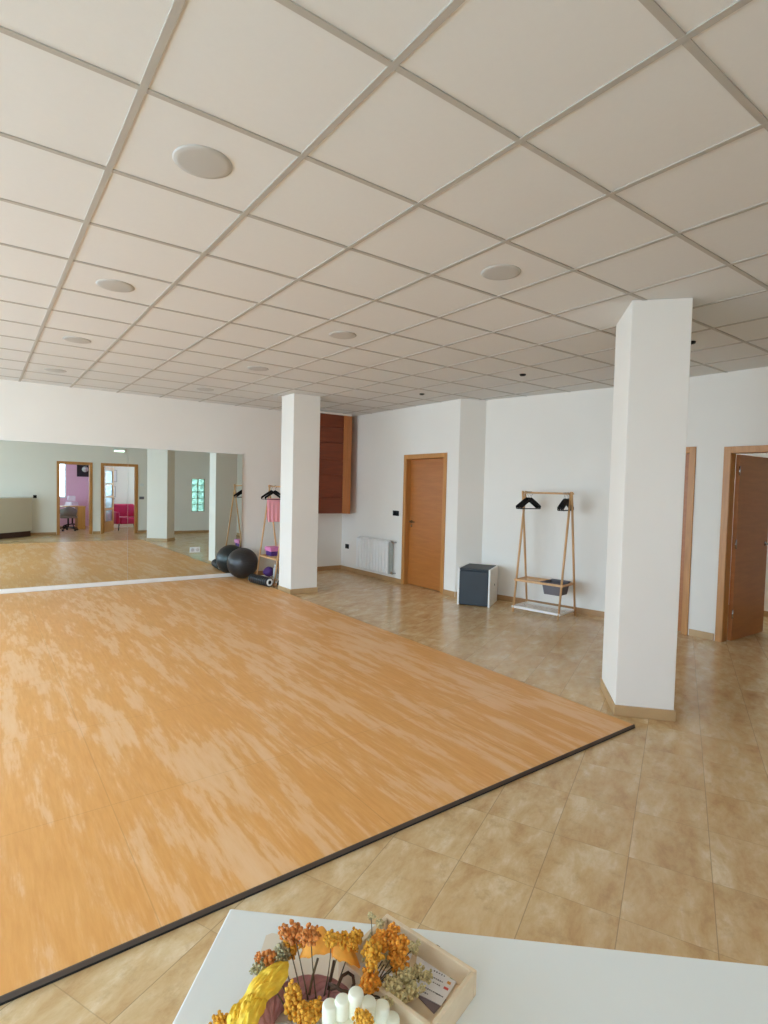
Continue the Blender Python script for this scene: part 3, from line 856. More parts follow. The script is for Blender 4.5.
# ----------------------------------------------------------- storage cube
c00 = Vector((5.252, 5.425, 0)); ex = Vector((0.52, -0.855, 0)).normalized(); ey = Vector((0.905, 0.425, 0)); ey = (ey - ex * ey.dot(ex)).normalized()
t = thing('padded_box', 'white box with slate blue padded front and lid by the wall corner', 'box', tuple(c00 + ex * 0.21 + ey * 0.21))
Wc, Dc, Hc, S = 0.445, 0.53, 0.495, 0.026
MB().obox(c00, ex * S, ey * Dc, Zv * (Hc + 0.008)).build('side_panel', M['white_paint'], t, bevel=0.004)
MB().obox(c00 + ex * (Wc - S), ex * S, ey * Dc, Zv * (Hc + 0.008)).build('side_panel', M['white_paint'], t, bevel=0.004)
MB().obox(c00 + ex * (S + 0.001) - ey * 0.006 + Zv * 0.008, ex * (Wc - 2 * S - 0.002), ey * 0.03, Zv * (Hc - 0.0295)).build('padded_front', M['navy'], t, bevel=0.01)
MB().obox(c00 + ex * (S + 0.001) + ey * (Dc - 0.025) + Zv * 0.008, ex * (Wc - 2 * S - 0.002), ey * 0.025, Zv * (Hc - 0.03)).build('back_panel', M['white_paint'], t, bevel=0.003)
MB().obox(c00 + ex * (S + 0.001) + Zv * (Hc - 0.0205) - ey * 0.006, ex * (Wc - 2 * S - 0.002), ey * (Dc + 0.004), Zv * 0.03).build('padded_lid', M['navy'], t, bevel=0.008)
q = c00 + ex * (Wc + 0.0004) + ey * 0.30 + Zv * 0.265
MB().lathe([(0.014, 0), (0.014, 0.003), (0.009, 0.004), (0.009, 0.001)], 18, q, ex).build('finger_hole_dark', M['black'], t)  # raised black disc stands in for the dark inside a finger hole

# ------------------------------------------------------------ clothes racks
def make_rack(label, loc, rz):
    t = thing('clothes_rack', label, 'clothes rack', loc, rz, None)
    L, D, HT = 0.3225, 0.205, 1.566
    for sx_ in (-1, 1):
        for sy in (-1, 1):
            off = 0.013 * sy * sx_
            a = Vector((sx_ * L + off, sy * D, 0)); b = Vector((sx_ * L + off, -sy * 0.016, HT))
            MB().tube([a, a.lerp(b, 0.5), b], [0.0125, 0.0145, 0.0135], 12).build('leg', M['bamboo'], t, local=True)
    MB().tube([(-L - 0.03, 0, HT - 0.022), (L + 0.03, 0, HT - 0.022)], 0.0125, 12).build('hanging_rail', M['bamboo'], t, local=True)
    for z, mat, nm, n, x1 in ((0.412, M['bamboo'], 'upper_shelf', 4, -0.01), (0.068, M['white_paint'], 'lower_shelf', 6, L)):
        d = D * (1 - z / HT)
        s = MB()
        for sy in (-1, 1):
            s.box(-L - 0.01, L + 0.01, sy * d - 0.010, sy * d + 0.010, z - 0.014, z + 0.014)
        s.box(-L - 0.012, -L + 0.012, -d + 0.0105, d - 0.0105, z - 0.012, z + 0.012)
        s.box(L - 0.012, L + 0.012, -d + 0.0105, d - 0.0105, z - 0.012, z + 0.012)
        for k in range(n):
            y = -d + 2 * d * (k + 1) / (n + 1)
            if mat is M['bamboo']:
                s.box(-L + 0.013, x1, y - 0.010, y + 0.010, z + 0.004, z + 0.009)
            else:
                s.box(-L + 0.013, x1 - 0.013, y - 0.011, y + 0.011, z + 0.004, z + 0.008)
        if mat is M['bamboo']:
            s.box(x1 + 0.0005, x1 + 0.02, -d + 0.0105, d - 0.0105, z - 0.01, z + 0.01)
        s.build(nm, mat, t, local=True, bevel=0.002)
    return t
RK1 = (5.83, 4.45); RZ1 = math.atan2(-0.635, 0.117)
rack = make_rack('bamboo A-frame clothes rack with white slatted shelf standing by the right wall', (RK1[0], RK1[1], 0), RZ1)
RK2 = (3.862, 8.135); RZ2 = PI / 2
rack2 = dup(rack, (RK2[0], RK2[1], 0), RZ2, 'bamboo A-frame clothes rack half hidden behind the far pillar beside the mirror')
RAILZ = 1.566 - 0.022

hang_proto = None
def hanger(x, y, rz, label, group):
    global hang_proto
    z = RAILZ - 0.0065
    if hang_proto is not None:
        return dup(hang_proto, (x, y, z), rz, label, group)
    t = thing('clothes_hanger', label, 'hanger', (x, y, z), rz, group)
    pts = []
    for k in range(11):   # hook over the rail
        a = math.radians(-70 + 250 * k / 10)
        pts.append((0.023 * math.cos(a), 0, 0.023 * math.sin(a)))
    pts = [(0, 0, -0.058), (0, 0, -0.036)] + pts
    MB().tube(pts, 0.0026, 6).build('hook', M['metal'], t, local=True)
    b = MB(); th = 0.006
    N = 7; up = []; dn = []
    for k in range(-N, N + 1):
        s = k / N; x_ = 0.182 * s
        zc = -0.054 - 0.112 * abs(s) ** 1.15
        up.append((x_, zc)); dn.append((x_ * 0.97, zc - 0.034 - 0.008 * (1 - abs(s))))
    n = len(up); vs = []
    for yy in (-th, th):
        vs += [(x_, yy, z_) for x_, z_ in up] + [(x_, yy, z_) for x_, z_ in dn]
    fs = []
    for i in range(n - 1):
        fs += [(i, n + i, n + i + 1, i + 1), (2 * n + i, 2 * n + i + 1, 3 * n + i + 1, 3 * n + i),
               (i, i + 1, 2 * n + i + 1, 2 * n + i), (n + i, 3 * n + i, 3 * n + i + 1, n + i + 1)]
    fs += [(0, 2 * n, 3 * n, n), (n - 1, 2 * n - 1, 4 * n - 1, 3 * n - 1)]
    b.add(vs, fs)
    b.box(-0.172, 0.172, -0.004, 0.004, -0.207, -0.1965)
    b.build('shoulders', M['black'], t, local=True, bevel=0.002)
    hang_proto = t
    return t
bar1 = Vector((0.117, -0.635)).normalized()
grpL, grpR = 'black hangers at the left end of the rack by the right wall', 'black hangers at the right end of the rack by the right wall'
for k in range(4):
    p = Vector(RK1) + bar1 * (-0.282 + 0.022 * k)
    hanger(p.x, p.y, math.radians(-7 + 1.0 * k), 'black hanger in the bunch at the left end of the right-wall rack', grpL)
for k in range(4):
    p = Vector(RK1) + bar1 * (0.232 + 0.019 * k)
    hanger(p.x, p.y, math.radians(12 + 1.0 * k), 'black hanger in the bunch at the right end of the right-wall rack', grpR)
hanger(RK2[0] + 0.0, RK2[1] + 0.25, math.radians(2), 'black hanger with the pink cloth on the rack behind the far pillar', None)
hanger(RK2[0] + 0.0, RK2[1] + 0.10, math.radians(-2), 'empty black hanger in front of the pink cloth behind the far pillar', None)

# pink cloth hung over the hanger bar
def drape(name, label, c, w, ztop, zbot, mat, n=22, m=10):
    vs = []; fs = []
    prof = []
    for j in range(m + 1): prof.append((-0.011 - 0.012 * (1 - j / m), zbot + (ztop - zbot) * j / m))
    prof.append((0.0, ztop + 0.012))
    for j in range(m + 1): prof.append((0.011 + 0.012 * j / m, ztop - (ztop - zbot - 0.03) * j / m))
    for (y, z) in prof:
        for i in range(n + 1):
            s = i / n - 0.5
            k = (ztop - z) / (ztop - zbot)
            vs.append((c[0] + s * w * (1 - 0.05 * k), c[1] + y + 0.008 * k * math.sin(s * 19 + (3 if y > 0 else 0)), z))
    P_ = len(prof)
    for j in range(P_ - 1):
        for i in range(n):
            a = j * (n + 1) + i
            fs.append((a, a + 1, a + n + 2, a + n + 1))
    o = MB().add(vs, fs, True).build(name, mat)
    sm = o.modifiers.new('solid', 'SOLIDIFY'); sm.thickness = 0.004
    o.location = (0, 0, 0)
    return o
o = drape('pink_cloth', '', (RK2[0] + 0.045, RK2[1] + 0.25), 0.22, RAILZ - 0.2075, RAILZ - 0.58, M['pink'])
tag(o, 'folded pink cloth hanging from a black hanger behind the far pillar', 'cloth')

# grey basket hooked into the upper shelf of the right-wall rack
t = thing('fabric_basket', 'grey felt basket hanging in the shelf of the right-wall clothes rack', 'basket', (RK1[0], RK1[1], 0.3), RZ1)
zt, zb = 0.434, 0.276
xa, xb, yd = 0.036, 0.292, 0.124
outer_t = [(xa, -yd), (xb, -yd), (xb, yd), (xa, yd)]
outer_b = [(xa + 0.025, -yd + 0.02), (xb - 0.025, -yd + 0.02), (xb - 0.025, yd - 0.02), (xa + 0.025, yd - 0.02)]
def shr(p, k): cx_ = (xa + xb) / 2; return (cx_ + (p[0] - cx_) * k, p[1] * k)
vs = [(x, y, zb - 0.3) for x, y in outer_b] + [(x, y, zt - 0.3) for x, y in outer_t] + [shr(p, 0.95) + (zt - 0.3,) for p in outer_t] + [shr(p, 0.95) + (zb + 0.006 - 0.3,) for p in outer_b]
fs = [(3, 2, 1, 0)]
for k in range(3):
    for i in range(4):
        j = (i + 1) % 4; a = 4 * k
        fs.append((a + i, a + j, a + 4 + j, a + 4 + i))
fs.append((12, 13, 14, 15))
MB().add(vs, fs).build('body', M['basket'], t, local=True)
for sy in (-1, 1):
    MB().box(xa, xb, min(sy * yd, sy * 0.166), max(sy * yd, sy * 0.166), zt - 0.3, zt - 0.296).build('rim_flap', M['basket'], t, local=True)
for sx_, x in ((-1, xa), (1, xb)):
    MB().add([(x, -0.07, zt - 0.3 - 0.01), (x, 0.07, zt - 0.31), (x + sx_ * 0.012, 0.06, zt - 0.335), (x + sx_ * 0.012, -0.06, zt - 0.335),
              (x - sx_ * 0.004, -0.07, zt - 0.316), (x - sx_ * 0.004, 0.07, zt - 0.316), (x + sx_ * 0.008, 0.06, zt - 0.34), (x + sx_ * 0.008, -0.06, zt - 0.34)],
             [(0, 1, 2, 3), (7, 6, 5, 4), (0, 4, 5, 1), (2, 6, 7, 3), (1, 5, 6, 2), (0, 3, 7, 4)]).build('handle', M['basket'], t, local=True)

# things around the rack by the mirror
br = 0.25
t = MB()
t.ball((0, 0, 0), br, 64, 40)
o = t.build('exercise_ball', M['ball']); o.location = (3.498, 8.655, MT + br + 0.0025)
tag(o, 'black inflatable exercise ball touching the right end of the mirror', 'ball')
rings = MB()
for k in range(-6, 7):
    z = k * 0.034
    r_ = math.sqrt(br * br - z * z) + 0.0006
    rings.tube([(r_ * math.cos(a), r_ * math.sin(a), z) for a in [2 * PI * i / 64 for i in range(64)]], 0.0014, 5, closed=True)
q = rings.build('grip_rib', M['ball'], o, local=True)
o.rotation_euler = (0.5, 0.35, 2.6)
MB().lathe([(0.012, 0), (0.012, 0.003), (0.008, 0.004)], 14, (0, -br - 0.001, 0), (0, -1, 0)).build('valve_plug', M['white_plastic'], o, local=True)

def roller(name, label, A, B, r, ribbed=True, ring='white_plastic'):
    A = Vector(A); B = Vector(B); ax = B - A; L = ax.length
    t = thing(name, label, 'foam roller', (A.x, A.y, A.z - r))
    prof = [(r * 0.82, 0.0)]
    nseg = 9
    for k in range(nseg):
        a, b = L * k / nseg, L * (k + 1) / nseg
        prof += [(r * 0.86, a + 0.001), (r, a + 0.010), (r, b - 0.010), (r * 0.86, b - 0.001)] if ribbed else [(r, a + 0.001), (r, b - 0.001)]
    prof += [(r * 0.82, L)]
    MB().lathe(prof, 32, A, ax).build('foam_body', M['foam'], t)
    for P_, d_ in ((A, -ax), (B, ax)):
        MB().lathe([(r * 0.80, 0.0002), (r * 0.80, 0.006), (r * 0.42, 0.006), (r * 0.42, 0.0002)], 28, P_, d_, True, False).build('end_ring', M[ring], t)
    return t
roller('foam_roller', 'ribbed black foam roller with white end ring lying beside the exercise ball', (3.545, 7.70, MT + 0.072), (3.475, 8.22, MT + 0.072), 0.07)
roller('foam_roller', 'plain black foam roller lying at the foot of the far pillar', (3.652, 7.60, 0.066), (3.99, 7.625, 0.066), 0.064, False, 'black')

t = thing('storage_tub', 'pink and purple tub on the shelf of the rack behind the far pillar', 'tub', (3.80, 8.22, 0.4265))
zz = 0.4265
MB().prism([(3.76, 8.14), (3.93, 8.14), (3.93, 8.34), (3.76, 8.34)], zz, zz + 0.075).build('base', M['purple'], t, bevel=0.012)
MB().prism([(3.745, 8.125), (3.945, 8.125), (3.945, 8.355), (3.745, 8.355)], zz + 0.0755, zz + 0.145).build('lid', M['pink_box'], t, bevel=0.012)
o = MB().ball((3.79, 8.27, 0.162), 0.05, 24, 14, (1.9, 2.0, 1.6), 0.25, 14).build('cloth_bundle', M['purple'])
tag(o, 'crumpled purple cloth bundle on the lower shelf behind the far pillar', 'cloth')
t = thing('bottle', 'pale grey bottle on the lower shelf behind the far pillar', 'bottle', (3.79, 8.03, 0.0835))
MB().lathe([(0.034, 0), (0.036, 0.01), (0.036, 0.15), (0.02, 0.185), (0.016, 0.2)], 24, (3.79, 8.03, 0.0835)).build('body', M['frame_grey'], t)
MB().lathe([(0.018, 0.2005), (0.018, 0.225), (0.012, 0.228)], 20, (3.79, 8.03, 0.0835)).build('cap', M['white_plastic'], t)

# ------------------------------------------------------------ reception desk
ZC = 1.09
A = at(230, 908, ZC); B = at(768, 965, ZC)
dx = (B - A); dx.z = 0; dx.normalize(); dn = Vector((dx.y, -dx.x, 0))      # dn points back to the camera side
if dn.dot(Vector((-1, -1, 0))) < 0: dn = -dn
A0 = Vector((A.x, A.y, 0)); LD = 1.24; DD = 0.33
t = thing('reception_desk', 'white reception desk with a dark brown plinth and dried flowers on its top', 'desk', tuple(A0 + dx * LD / 2 + dn * DD / 2))
MB().obox(A0 + Zv * (ZC - 0.03), dx * LD, dn * DD, Zv * 0.03).build('worktop', M['white_desk'], t, bevel=0.002)
MB().obox(A0 + dx * 0.003 + dn * 0.006 + Zv * 0.15, dx * (LD - 0.006), dn * 0.025, Zv * (ZC - 0.0305 - 0.15)).build('front_panel', M['cream_desk'], t, bevel=0.002)
MB().obox(A0 + dx * 0.003 + dn * 0.0315 + Zv * 0.15, dx * 0.025, dn * (DD - 0.04), Zv * (ZC - 0.0305 - 0.15)).build('side_panel', M['cream_desk'], t, bevel=0.002)
MB().obox(A0 + dx * (LD - 0.028) + dn * 0.0315 + Zv * 0.15, dx * 0.025, dn * (DD - 0.04), Zv * (ZC - 0.0305 - 0.15)).build('side_panel', M['cream_desk'], t, bevel=0.002)
MB().obox(A0 + dx * 0.03 + dn * 0.03, dx * (LD - 0.06), dn * (DD - 0.08), Zv * 0.1495).build('plinth', M['plinth'], t, bevel=0.002)

# wooden tray with cards
ZT = ZC + 0.0005
TC = at(477, 970, ZC + 0.024); TB = at(387, 913, ZC + 0.024)
tx = (TB - TC); tl = tx.length; tx.normalize(); tn = Vector((-tx.y, tx.x, 0))
if tn.dot(Vector((-1, -0.3, 0))) < 0: tn = -tn
T0 = Vector((TC.x, TC.y, ZT)); TD = 0.072; th = 0.0045; hh = 0.0235
t = thing('wooden_tray', 'pale wooden tray holding cards and dried flowers on the reception desk', 'tray', tuple(T0 + tx * tl / 2 + tn * TD / 2))
MB().obox(T0 + tx * th + tn * th, tx * (tl - 2 * th), tn * (TD - 2 * th), Zv * 0.003).build('base', M['tray'], t)
MB().obox(T0, tx * tl, tn * th, Zv * hh).build('side_panel', M['tray'], t, bevel=0.0008)
MB().obox(T0 + tn * (TD - th), tx * tl, tn * th, Zv * hh).build('side_panel', M['tray'], t, bevel=0.0008)
MB().obox(T0 + tn * (th + 0.0002), tx * th, tn * (TD - 2 * th - 0.0004), Zv * hh).build('side_panel', M['tray'], t, bevel=0.0008)
MB().obox(T0 + tx * (tl - th) + tn * (th + 0.0002), tx * th, tn * (TD - 2 * th - 0.0004), Zv * hh).build('side_panel', M['tray'], t, bevel=0.0008)
ck = T0 + tx * (tl * 0.42) - tn * 0.0002 + Zv * (hh * 0.62)
MB().lathe([(0.006, 0), (0.006, 0.003), (0.003, 0.0035)], 14, ck, -tn).build('clasp', M['twig'], t)

zf = ZT + 0.0034
def card(name, label, cat, quad, z, mat, th_=0.0006):
    pts = [at(u, v, z) for u, v in quad]
    o = MB().prism([(p.x, p.y) for p in pts], z, z + th_).build(name, mat)
    c = sum((Vector((p.x, p.y, z)) for p in pts), Vector()) / len(pts)
    o.data.transform(Matrix.Translation(-c)); o.location = c
    return tag(o, label, cat)
card('paper_card', 'mauve grey card partly under the printed card in the wooden tray', 'card', [(414, 993), (434, 1014), (446, 1000), (424, 985)], zf, M['grey_card'])
cq = [(417, 954), (460, 977), (441, 1006), (413, 992)]
pc = card('business_card', 'white printed card with coloured dots lying in the wooden tray', 'card', cq, zf + 0.0008, M['paper'])
zp = zf + 0.0015
def spot(u, v, w, h, ang, mat, nm):
    c = at(u, v, zp); e1 = (at(u + 1, v + 0.53, zp) - c); e2 = (at(u - 0.5, v + 1, zp) - c)
    o = MB().prism([((c + e1 * (sx_ * w / 2) + e2 * (sy * h / 2)).x, (c + e1 * (sx_ * w / 2) + e2 * (sy * h / 2)).y) for sx_, sy in ((-1, -1), (1, -1), (1, 1), (-1, 1))], zp, zp + 0.0002)
    o.build(nm, mat, pc)
pr = random.Random(3)
txt = MB()
def glyph_row(u, v, n, step, w, h):
    for k in range(n):
        uu, vv = u + step * k * 0.88, v + step * k * 0.46
        c = at(uu, vv, zp); e1 = (at(uu + 1, vv + 0.53, zp) - c); e2 = (at(uu - 0.5, vv + 1, zp) - c)
        ww, hh_ = w * pr.uniform(0.6, 1.1), h * pr.uniform(0.6, 1.1)
        txt.prism([((c + e1 * (sx_ * ww / 2) + e2 * (sy * hh_ / 2)).x, (c + e1 * (sx_ * ww / 2) + e2 * (sy * hh_ / 2)).y) for sx_, sy in ((-1, -1), (1, -1), (1, 1), (-1, 1))], zp, zp + 0.0002)
glyph_row(434.5, 971, 5, 2.8, 1.5, 1.3)
glyph_row(432.5, 977, 6, 2.2, 1.5, 1.0)
glyph_row(433.5, 982.5, 4, 2.2, 1.4, 0.9)
glyph_row(424, 987, 9, 2.2, 1.5, 1.0)
glyph_row(421.5, 991, 4, 2.2, 1.5, 1.0)
glyph_row(437, 994, 4, 2.0, 1.5, 1.0)
txt.build('printed_text', M['ink'], pc)
spot(452.5, 978, 4.2, 2.2, 0, M['green_dot'], 'printed_dot'); spot(449, 983, 3.4, 2.2, 0, M['orange_dot'], 'printed_dot'); spot(446, 988.5, 4.4, 2.0, 0, M['red_dot'], 'printed_dot')
card('paper_card', 'small white card under the stems at the left of the wooden tray', 'card', [(358, 962), (394, 975), (388, 987), (352, 974)], zf + 0.0001, M['paper'])
card('paper_card', 'white paper slip against the upper edge of the wooden tray', 'card', [(397, 935), (415, 946), (409, 963), (390, 954)], zf + 0.0002, M['paper'])
card('paper_sheet', 'cream paper sheet with a rounded corner under the dried flower wreath', 'paper', [(266, 936), (272, 933.5), (330, 944), (352, 952), (345, 1000), (330, 1023), (240, 1023), (250, 985)], ZT, M['sheet'])

# dried flower wreath ------------------------------------------------------
wc = at(308, 1024, ZC + 0.012)
wr = thing('dried_flower_wreath', 'mauve cord wreath with ochre flowers, yellow petals and amber caps on the reception desk', 'wreath', (wc.x, wc.y, ZT))
rg = random.Random(11)
R0 = 0.037
for k in range(7):
    rr = R0 + 0.0062 * math.cos(2 * PI * k / 7); zz = ZT + 0.0100 + 0.0062 * math.sin(2 * PI * k / 7)
    pts = []
    for i in range(64):
        a = 2 * PI * i / 64; tw = 2 * PI * k / 7 + 3 * a
        pts.append((wc.x + (R0 + 0.0055 * math.cos(tw)) * math.cos(a), wc.y + (R0 + 0.0055 * math.cos(tw)) * math.sin(a), ZT + 0.0090 + 0.0055 * math.sin(tw)))
    MB().tube(pts, 0.0033, 8, closed=True).build('cord_strand', M['mauve'], wr)

def cluster(c, r, n, mb, sc=(1, 1, 1), rot=None, size=0.24):
    """a flower head of many small blobs round a core"""
    c = Vector(c)
    mb.ball(c, r * 0.45, 12, 8, sc, 0.3, 300, rot)
    for k in range(n):
        zz = 1 - 2 * (k + 0.5) / n; a = k * 2.39996 + rg.random() * 0.6; q_ = math.sqrt(1 - zz * zz)
        d = Vector((q_ * math.cos(a) * sc[0], q_ * math.sin(a) * sc[1], zz * sc[2]))
        if rot is not None: d = rot @ d
        mb.ball(c + d * r * rg.uniform(0.45, 1.08), r * size * rg.uniform(0.7, 1.25), 7, 5, (1, 1, 1), 0.5, 400)

def sprig(parent, head, base, r, mat, n=60, sc=(1, 1, 1), rot=None, head_name='flower_head', extra=0):
    head = Vector(head); base = Vector(base)
    mid = head.lerp(base, 0.5) + Vector((rg.uniform(-0.003, 0.003), rg.uniform(-0.003, 0.003), 0.004))
    pts = []
    for i in range(9):
        s = i / 8
        pts.append(base * (1 - s) ** 2 + mid * 2 * s * (1 - s) + head * s * s)
    MB().tube(pts, [0.00065 - 0.0002 * i / 8 for i in range(9)], 6).build('stem', M['stem'], parent)
    mb = MB(); cluster(head, r, n, mb, sc, rot)
    for k in range(extra):
        cluster(head + Vector((rg.uniform(-1, 1), rg.uniform(-1, 1), rg.uniform(-0.6, 0.8))) * r * 1.3, r * rg.uniform(0.45, 0.7), max(8, n // 2), mb, sc, rot)
    mb.build(head_name, mat, parent)

Z1, Z2, Z3 = ZC + 0.028, ZC + 0.042, ZC + 0.055
bs = at(322, 1000, ZC + 0.012)
def bb(du=0, dv=0): return at(322 + du, 1000 + dv, ZC + 0.012)
sprig(wr, at(294, 933, Z2), bb(-14, 0), 0.0085, M['rust'], 54, extra=2)
sprig(wr, at(311, 935, Z3), bb(-6, -2), 0.0075, M['rust'], 54, extra=2)
sprig(wr, at(290, 949, Z1), bb(-20, 0), 0.0075, M['ochre'], 54, extra=2)
sprig(wr, at(342, 943, Z2), bb(6, -2), 0.0085, M['ochre'], 58, extra=1)
sprig(wr, at(355, 938, Z2), bb(12, -3), 0.0075, M['ochre'], 54, extra=2)
sprig(wr, at(331, 939, Z3), bb(2, -4), 0.006, M['ochre'], 46)
sprig(wr, at(269, 962, Z1), bb(-30, 6), 0.0075, M['rust'], 58, (0.75, 0.75, 1.7), extra=1)
sprig(wr, at(282, 954, Z1), bb(-26, 2), 0.0085, M['sage'], 66, extra=1)
sprig(wr, at(259, 966, Z1), bb(-36, 8), 0.006, M['sage'], 46, extra=2)
# big ochre heads resting on the cord
for u, v, r, sc_ in ((293, 1001, 0.010, (0.8, 0.8, 1.5)), (313, 1011, 0.0085, (1.2, 1.1, 0.8)), (304, 1016, 0.008, (1, 1, 1)), (219, 1023, 0.007, (1, 1, 1))):
    mb = MB(); cluster(at(u, v, ZC + 0.026 if u > 230 else ZC + 0.009), r, 84, mb, sc_, None, 0.2); mb.build('flower_head', M['ochre'], wr)

def petal(name, parent, c, ax, ay, az, mat, ruff=0.12, seg=48, rings=18, cup=0.55, crinkle=0.0):
    """a cupped, ruffled petal shell spanned by three axes"""
    c, ax, ay, az = map(Vector, (c, ax, ay, az)); vs = []; fs = []
    for s_ in (1, -1):
        for i in range(rings + 1):
            r_ = i / rings
            for k in range(seg):
                a = 2 * PI * k / seg
                wv = 1 + ruff * r_ * (math.sin(5 * a) * 0.5 + math.sin(9 * a + 1.3) * 0.35)
                h_ = cup * (1 - r_ * r_) + ruff * r_ * r_ * math.sin(7 * a + 0.8) + 0.05 * s_ * (1 - r_ ** 6)
                if crinkle: h_ += crinkle * (abs(noise.noise(Vector((r_ * math.cos(a) * 2.2, r_ * math.sin(a) * 4.5, ruff * 31)))) - 0.2) * (1 - 0.3 * r_)
                h_ += 0.08 * noise.noise(Vector((r_ * math.cos(a) * 3, r_ * math.sin(a) * 3, ruff * 10)))
                vs.append(c + ax * (r_ * math.cos(a) * wv) + ay * (r_ * math.sin(a) * wv) + az * h_)
    n1 = (rings + 1) * seg
    for q_ in (0, 1):
        for i in range(rings):
            for k in range(seg):
                l = (k + 1) % seg
                f = (q_ * n1 + i * seg + k, q_ * n1 + (i + 1) * seg + k, q_ * n1 + (i + 1) * seg + l, q_ * n1 + i * seg + l)
                fs.append(f if q_ == 0 else tuple(reversed(f)))
    for k in range(seg):
        l = (k + 1) % seg
        fs.append((rings * seg + k, n1 + rings * seg + k, n1 + rings * seg + l, rings * seg + l))
    return MB().add(vs, fs, True).build(name, mat, parent)

# axes that follow the desk top: right, away from the viewer, up
ER = Vector((R.x, R.y, 0)).normalized(); EF = Vector((F.x, F.y, 0)).normalized(); EU = Vector((0, 0, 1))
petal('yellow_petal', wr, at(266, 985, ZC + 0.024), (ER * 0.72 + EF * 0.62 + EU * 0.25) * 0.0235, (EF * 0.6 - ER * 0.55 + EU * 0.35) * 0.0125, (EU * 0.75 - EF * 0.5) * 0.014, M['yellow'], 0.07, cup=0.75, crinkle=0.9)
petal('yellow_petal', wr, at(252, 1009, ZC + 0.020), (ER * 0.3 + EF * 0.9 + EU * 0.1) * 0.017, (EF * 0.3 - ER * 0.9 + EU * 0.2) * 0.0105, (EU * 0.8 - EF * 0.45) * 0.013, M['yellow'], 0.08, cup=0.75, crinkle=0.9)
petal('yellow_petal', wr, at(240, 1016, ZC + 0.014), (ER * 0.3 + EF * 0.9) * 0.015, (EF * 0.3 - ER * 0.9 + EU * 0.2) * 0.010, (EU * 0.85 - EF * 0.4) * 0.012, M['yellow'], 0.1, cup=0.75, crinkle=0.9)
petal('amber_cap', wr, at(318, 955, ZC + 0.032), (ER + EF * 0.05 + EU * 0.12) * 0.0165, (EF * 0.75 - EU * 0.55) * 0.009, (EU * 0.80 + EF * 0.6) * 0.023, M['cap'], 0.03, cup=0.85)
petal('amber_cap', wr, at(346, 962, ZC + 0.031), (ER * 0.9 - EU * 0.35) * 0.0145, (EF * 0.75 - EU * 0.55) * 0.010, (EU * 0.75 + EF * 0.6 + ER * -0.2) * 0.021, M['cap'], 0.04, cup=0.85)
MB().tube([at(309, 995, ZC + 0.02), at(313, 975, ZC + 0.028), at(318, 958, ZC + 0.036)], 0.0011, 6).build('stem', M['stem'], wr)
MB().tube([at(328, 990, ZC + 0.02), at(331, 975, ZC + 0.026), at(334, 960, ZC + 0.034)], 0.0011, 6).build('stem', M['twig'], wr)
# dark cord loop tied on the wreath
lp_ = [(331, 989), (337, 988), (342, 976), (348, 972.5), (353, 976), (354, 984), (350, 992), (342, 991), (334, 986), (329, 984)]
MB().tube([at(u, v, ZC + 0.026 + 0.004 * math.sin(i * 1.1)) for i, (u, v) in enumerate(lp_)], 0.0014, 8).build('cord_loop', M['twig'], wr)

# fluted ivory candle in front ---------------------------------------------
fc = at(355, 1037, ZC + 0.027)
cd = thing('fluted_candle', 'ivory fluted candle with small ochre flowers in front of the wreath', 'candle', (fc.x, fc.y, ZT))
col = [(330, 1001, 0.040), (342.5, 996, 0.043), (356, 989, 0.048), (368.5, 998, 0.042), (382, 1002, 0.039), (392, 1014, 0.030)]
for (u, v, hz_) in col:
    p = at(u, v + 3, ZC + hz_)
    MB().lathe([(0.0056, 0), (0.0063, 0.002), (0.0062, hz_ - 0.0018), (0.0057, hz_ - 0.0005), (0.0048, hz_), (0.0, hz_ + 0.0002)], 20, (p.x, p.y, ZT)).build('flute', M['wax'], cd)
b_ = MB(); b_.lathe([(0.028, 0), (0.030, 0.002), (0.030, 0.020), (0.027, 0.026), (0.018, 0.029), (0.0, 0.030)], 32, (fc.x, fc.y, ZT)); b_.build('body', M['wax'], cd)
for u, v, r in ((361, 1018, 0.006), (367, 1022, 0.005)):
    mb = MB(); cluster(at(u, v, ZC + 0.040), r, 60, mb, (1, 1, 1), None, 0.22); mb.build('flower_head', M['ochre'], cd)

# bunch of dried stems lying in the tray ------------------------------------
bc = at(362, 1000, ZC + 0.01)
bn = thing('dried_flower_bunch', 'bunch of orange and pale green dried flowers lying across the wooden tray', 'flowers', (bc.x, bc.y, ZT))
def b2(du=0, dv=0): return at(366 + du, 994 + dv, ZC + 0.014)
for u, v, z, r, m_, ex_ in ((382, 941, Z2, 0.0090, 'orange', 1), (373, 953, Z2, 0.0090, 'ochre', 1), (400, 946, Z2, 0.0085, 'orange', 2), (398, 962, Z1, 0.0088, 'orange', 1),
                            (370, 981, Z1, 0.0085, 'orange', 1), (392, 948, Z1, 0.006, 'ochre', 1),
                            (393, 986, ZC + 0.022, 0.0075, 'pale_green', 2), (403, 975, ZC + 0.022, 0.0075, 'pale_green', 2), (411, 989, ZC + 0.018, 0.007, 'pale_green', 2),
                            (399, 998, ZC + 0.018, 0.007, 'pale_green', 2), (387, 960, ZC + 0.024, 0.006, 'pale_green', 1), (417, 972, ZC + 0.018, 0.006, 'pale_green', 2),
                            (427, 976, ZC + 0.016, 0.005, 'pale_green', 1), (414, 948, ZC + 0.022, 0.005, 'pale_green', 1), (388, 1000, ZC + 0.018, 0.006, 'pale_green', 1),
                            (380, 924, ZC + 0.040, 0.004, 'pale_green', 2), (371, 916, ZC + 0.044, 0.003, 'pale_green', 1)):
    sprig(bn, at(u, v, z), b2(rg.uniform(-4, 6), rg.uniform(-4, 6)), r, M[m_], 52, (1, 1, 1), None, 'flower_head', ex_)
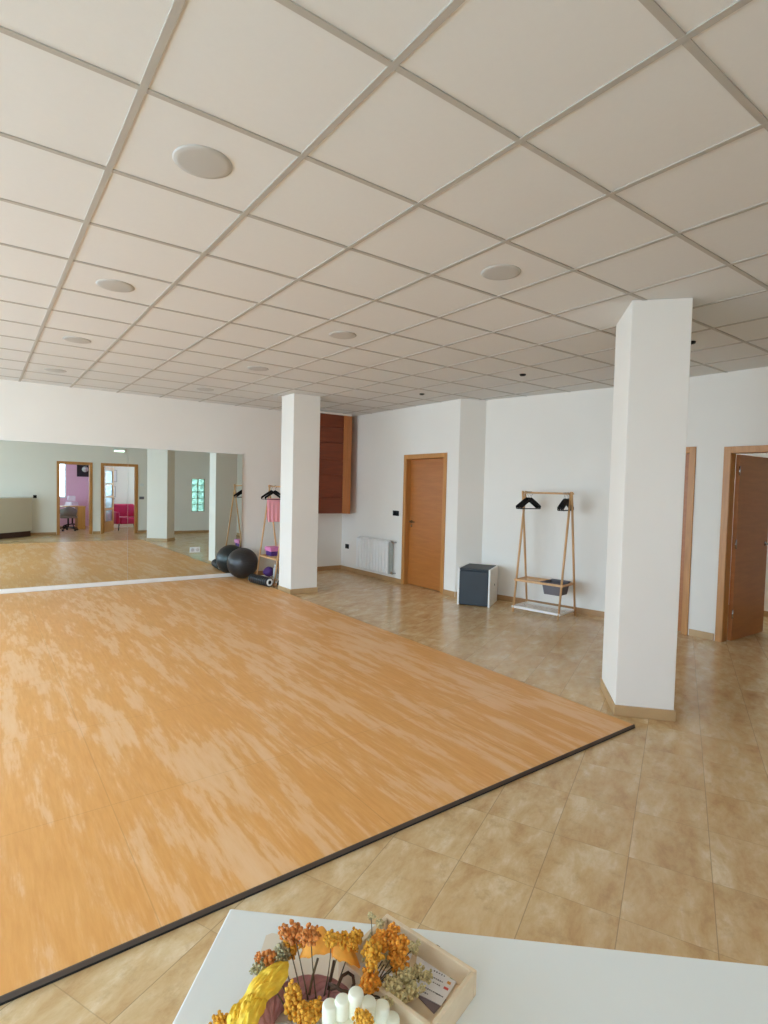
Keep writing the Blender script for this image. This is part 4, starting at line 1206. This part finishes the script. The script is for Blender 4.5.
lf_pts = [at(363, 962, ZC + 0.03), at(366, 950, ZC + 0.034), at(369, 940, ZC + 0.038), at(371, 932, ZC + 0.040)]
MB().tube(lf_pts, [0.0008, 0.0026, 0.0022, 0.0006], 8).build('leaf', M['sage'], bn)

# -------------------------------------------------------------------- light
world = bpy.data.worlds.new('sky'); scene.world = world; world.use_nodes = True
nt = world.node_tree; bg = nt.nodes['Background']
tc = nt.nodes.new('ShaderNodeTexCoord'); sp = nt.nodes.new('ShaderNodeSeparateXYZ')
nt.links.new(tc.outputs['Generated'], sp.inputs[0])
cr = ramp(nt, math_node(nt, 'MULTIPLY_ADD', sp.outputs[2], 0.5, 0.5), [(0.25, (0.47, 0.64, 0.79, 1)), (0.49, (0.55, 0.74, 0.91, 1)), (0.53, (0.67, 0.90, 1.12, 1)), (0.9, (0.56, 0.80, 1.10, 1))])
nt.links.new(cr, bg.inputs['Color'])
bg.inputs['Strength'].default_value = 7.6

def portal(name, c, sx_, sy, normal):
    l = bpy.data.lights.new(name, 'AREA'); l.shape = 'RECTANGLE'; l.size = sx_; l.size_y = sy
    o = bpy.data.objects.new(name, l); COL.objects.link(o)
    o.location = c
    o.rotation_euler = Vector(normal).to_track_quat('-Z', 'Y').to_euler()
    l.cycles.is_portal = True
    return o
for k, (a, b) in enumerate(wins):
    portal('daylight_portal', (XL - 0.16, (a + b) / 2, 1.5), b - a, 2.4, (1, 0, 0))
portal('daylight_portal', (-2.3, YB - 0.12, 1.3), 2.0, 2.0, (0, 1, 0))
portal('daylight_portal', (7.6, 4.3, 1.6), 1.2, 1.6, (0, -1, 0))
portal('daylight_portal', (5.61, -0.11, 1.2), 0.42, 1.05, (0, 1, 0))
portal('daylight_portal', (0.32, -2.6, 1.65), 2.0, 1.5, (1, 0, 0))
portal('daylight_portal', (5.48, -1.9, 1.6), 1.6, 1.4, (-1, 0, 0))

vs_ = scene.view_settings
vs_.view_transform = 'Standard'; vs_.look = 'None'; vs_.gamma = 1.0; vs_.exposure = 0.68
vs_.use_curve_mapping = False
scene.cycles.max_bounces = 14; scene.cycles.diffuse_bounces = 10; scene.cycles.glossy_bounces = 6; scene.cycles.transparent_max_bounces = 12
scene.cycles.use_denoising = True
scene.cycles.sample_clamp_indirect = 8.0
scene.cycles.caustics_reflective = True
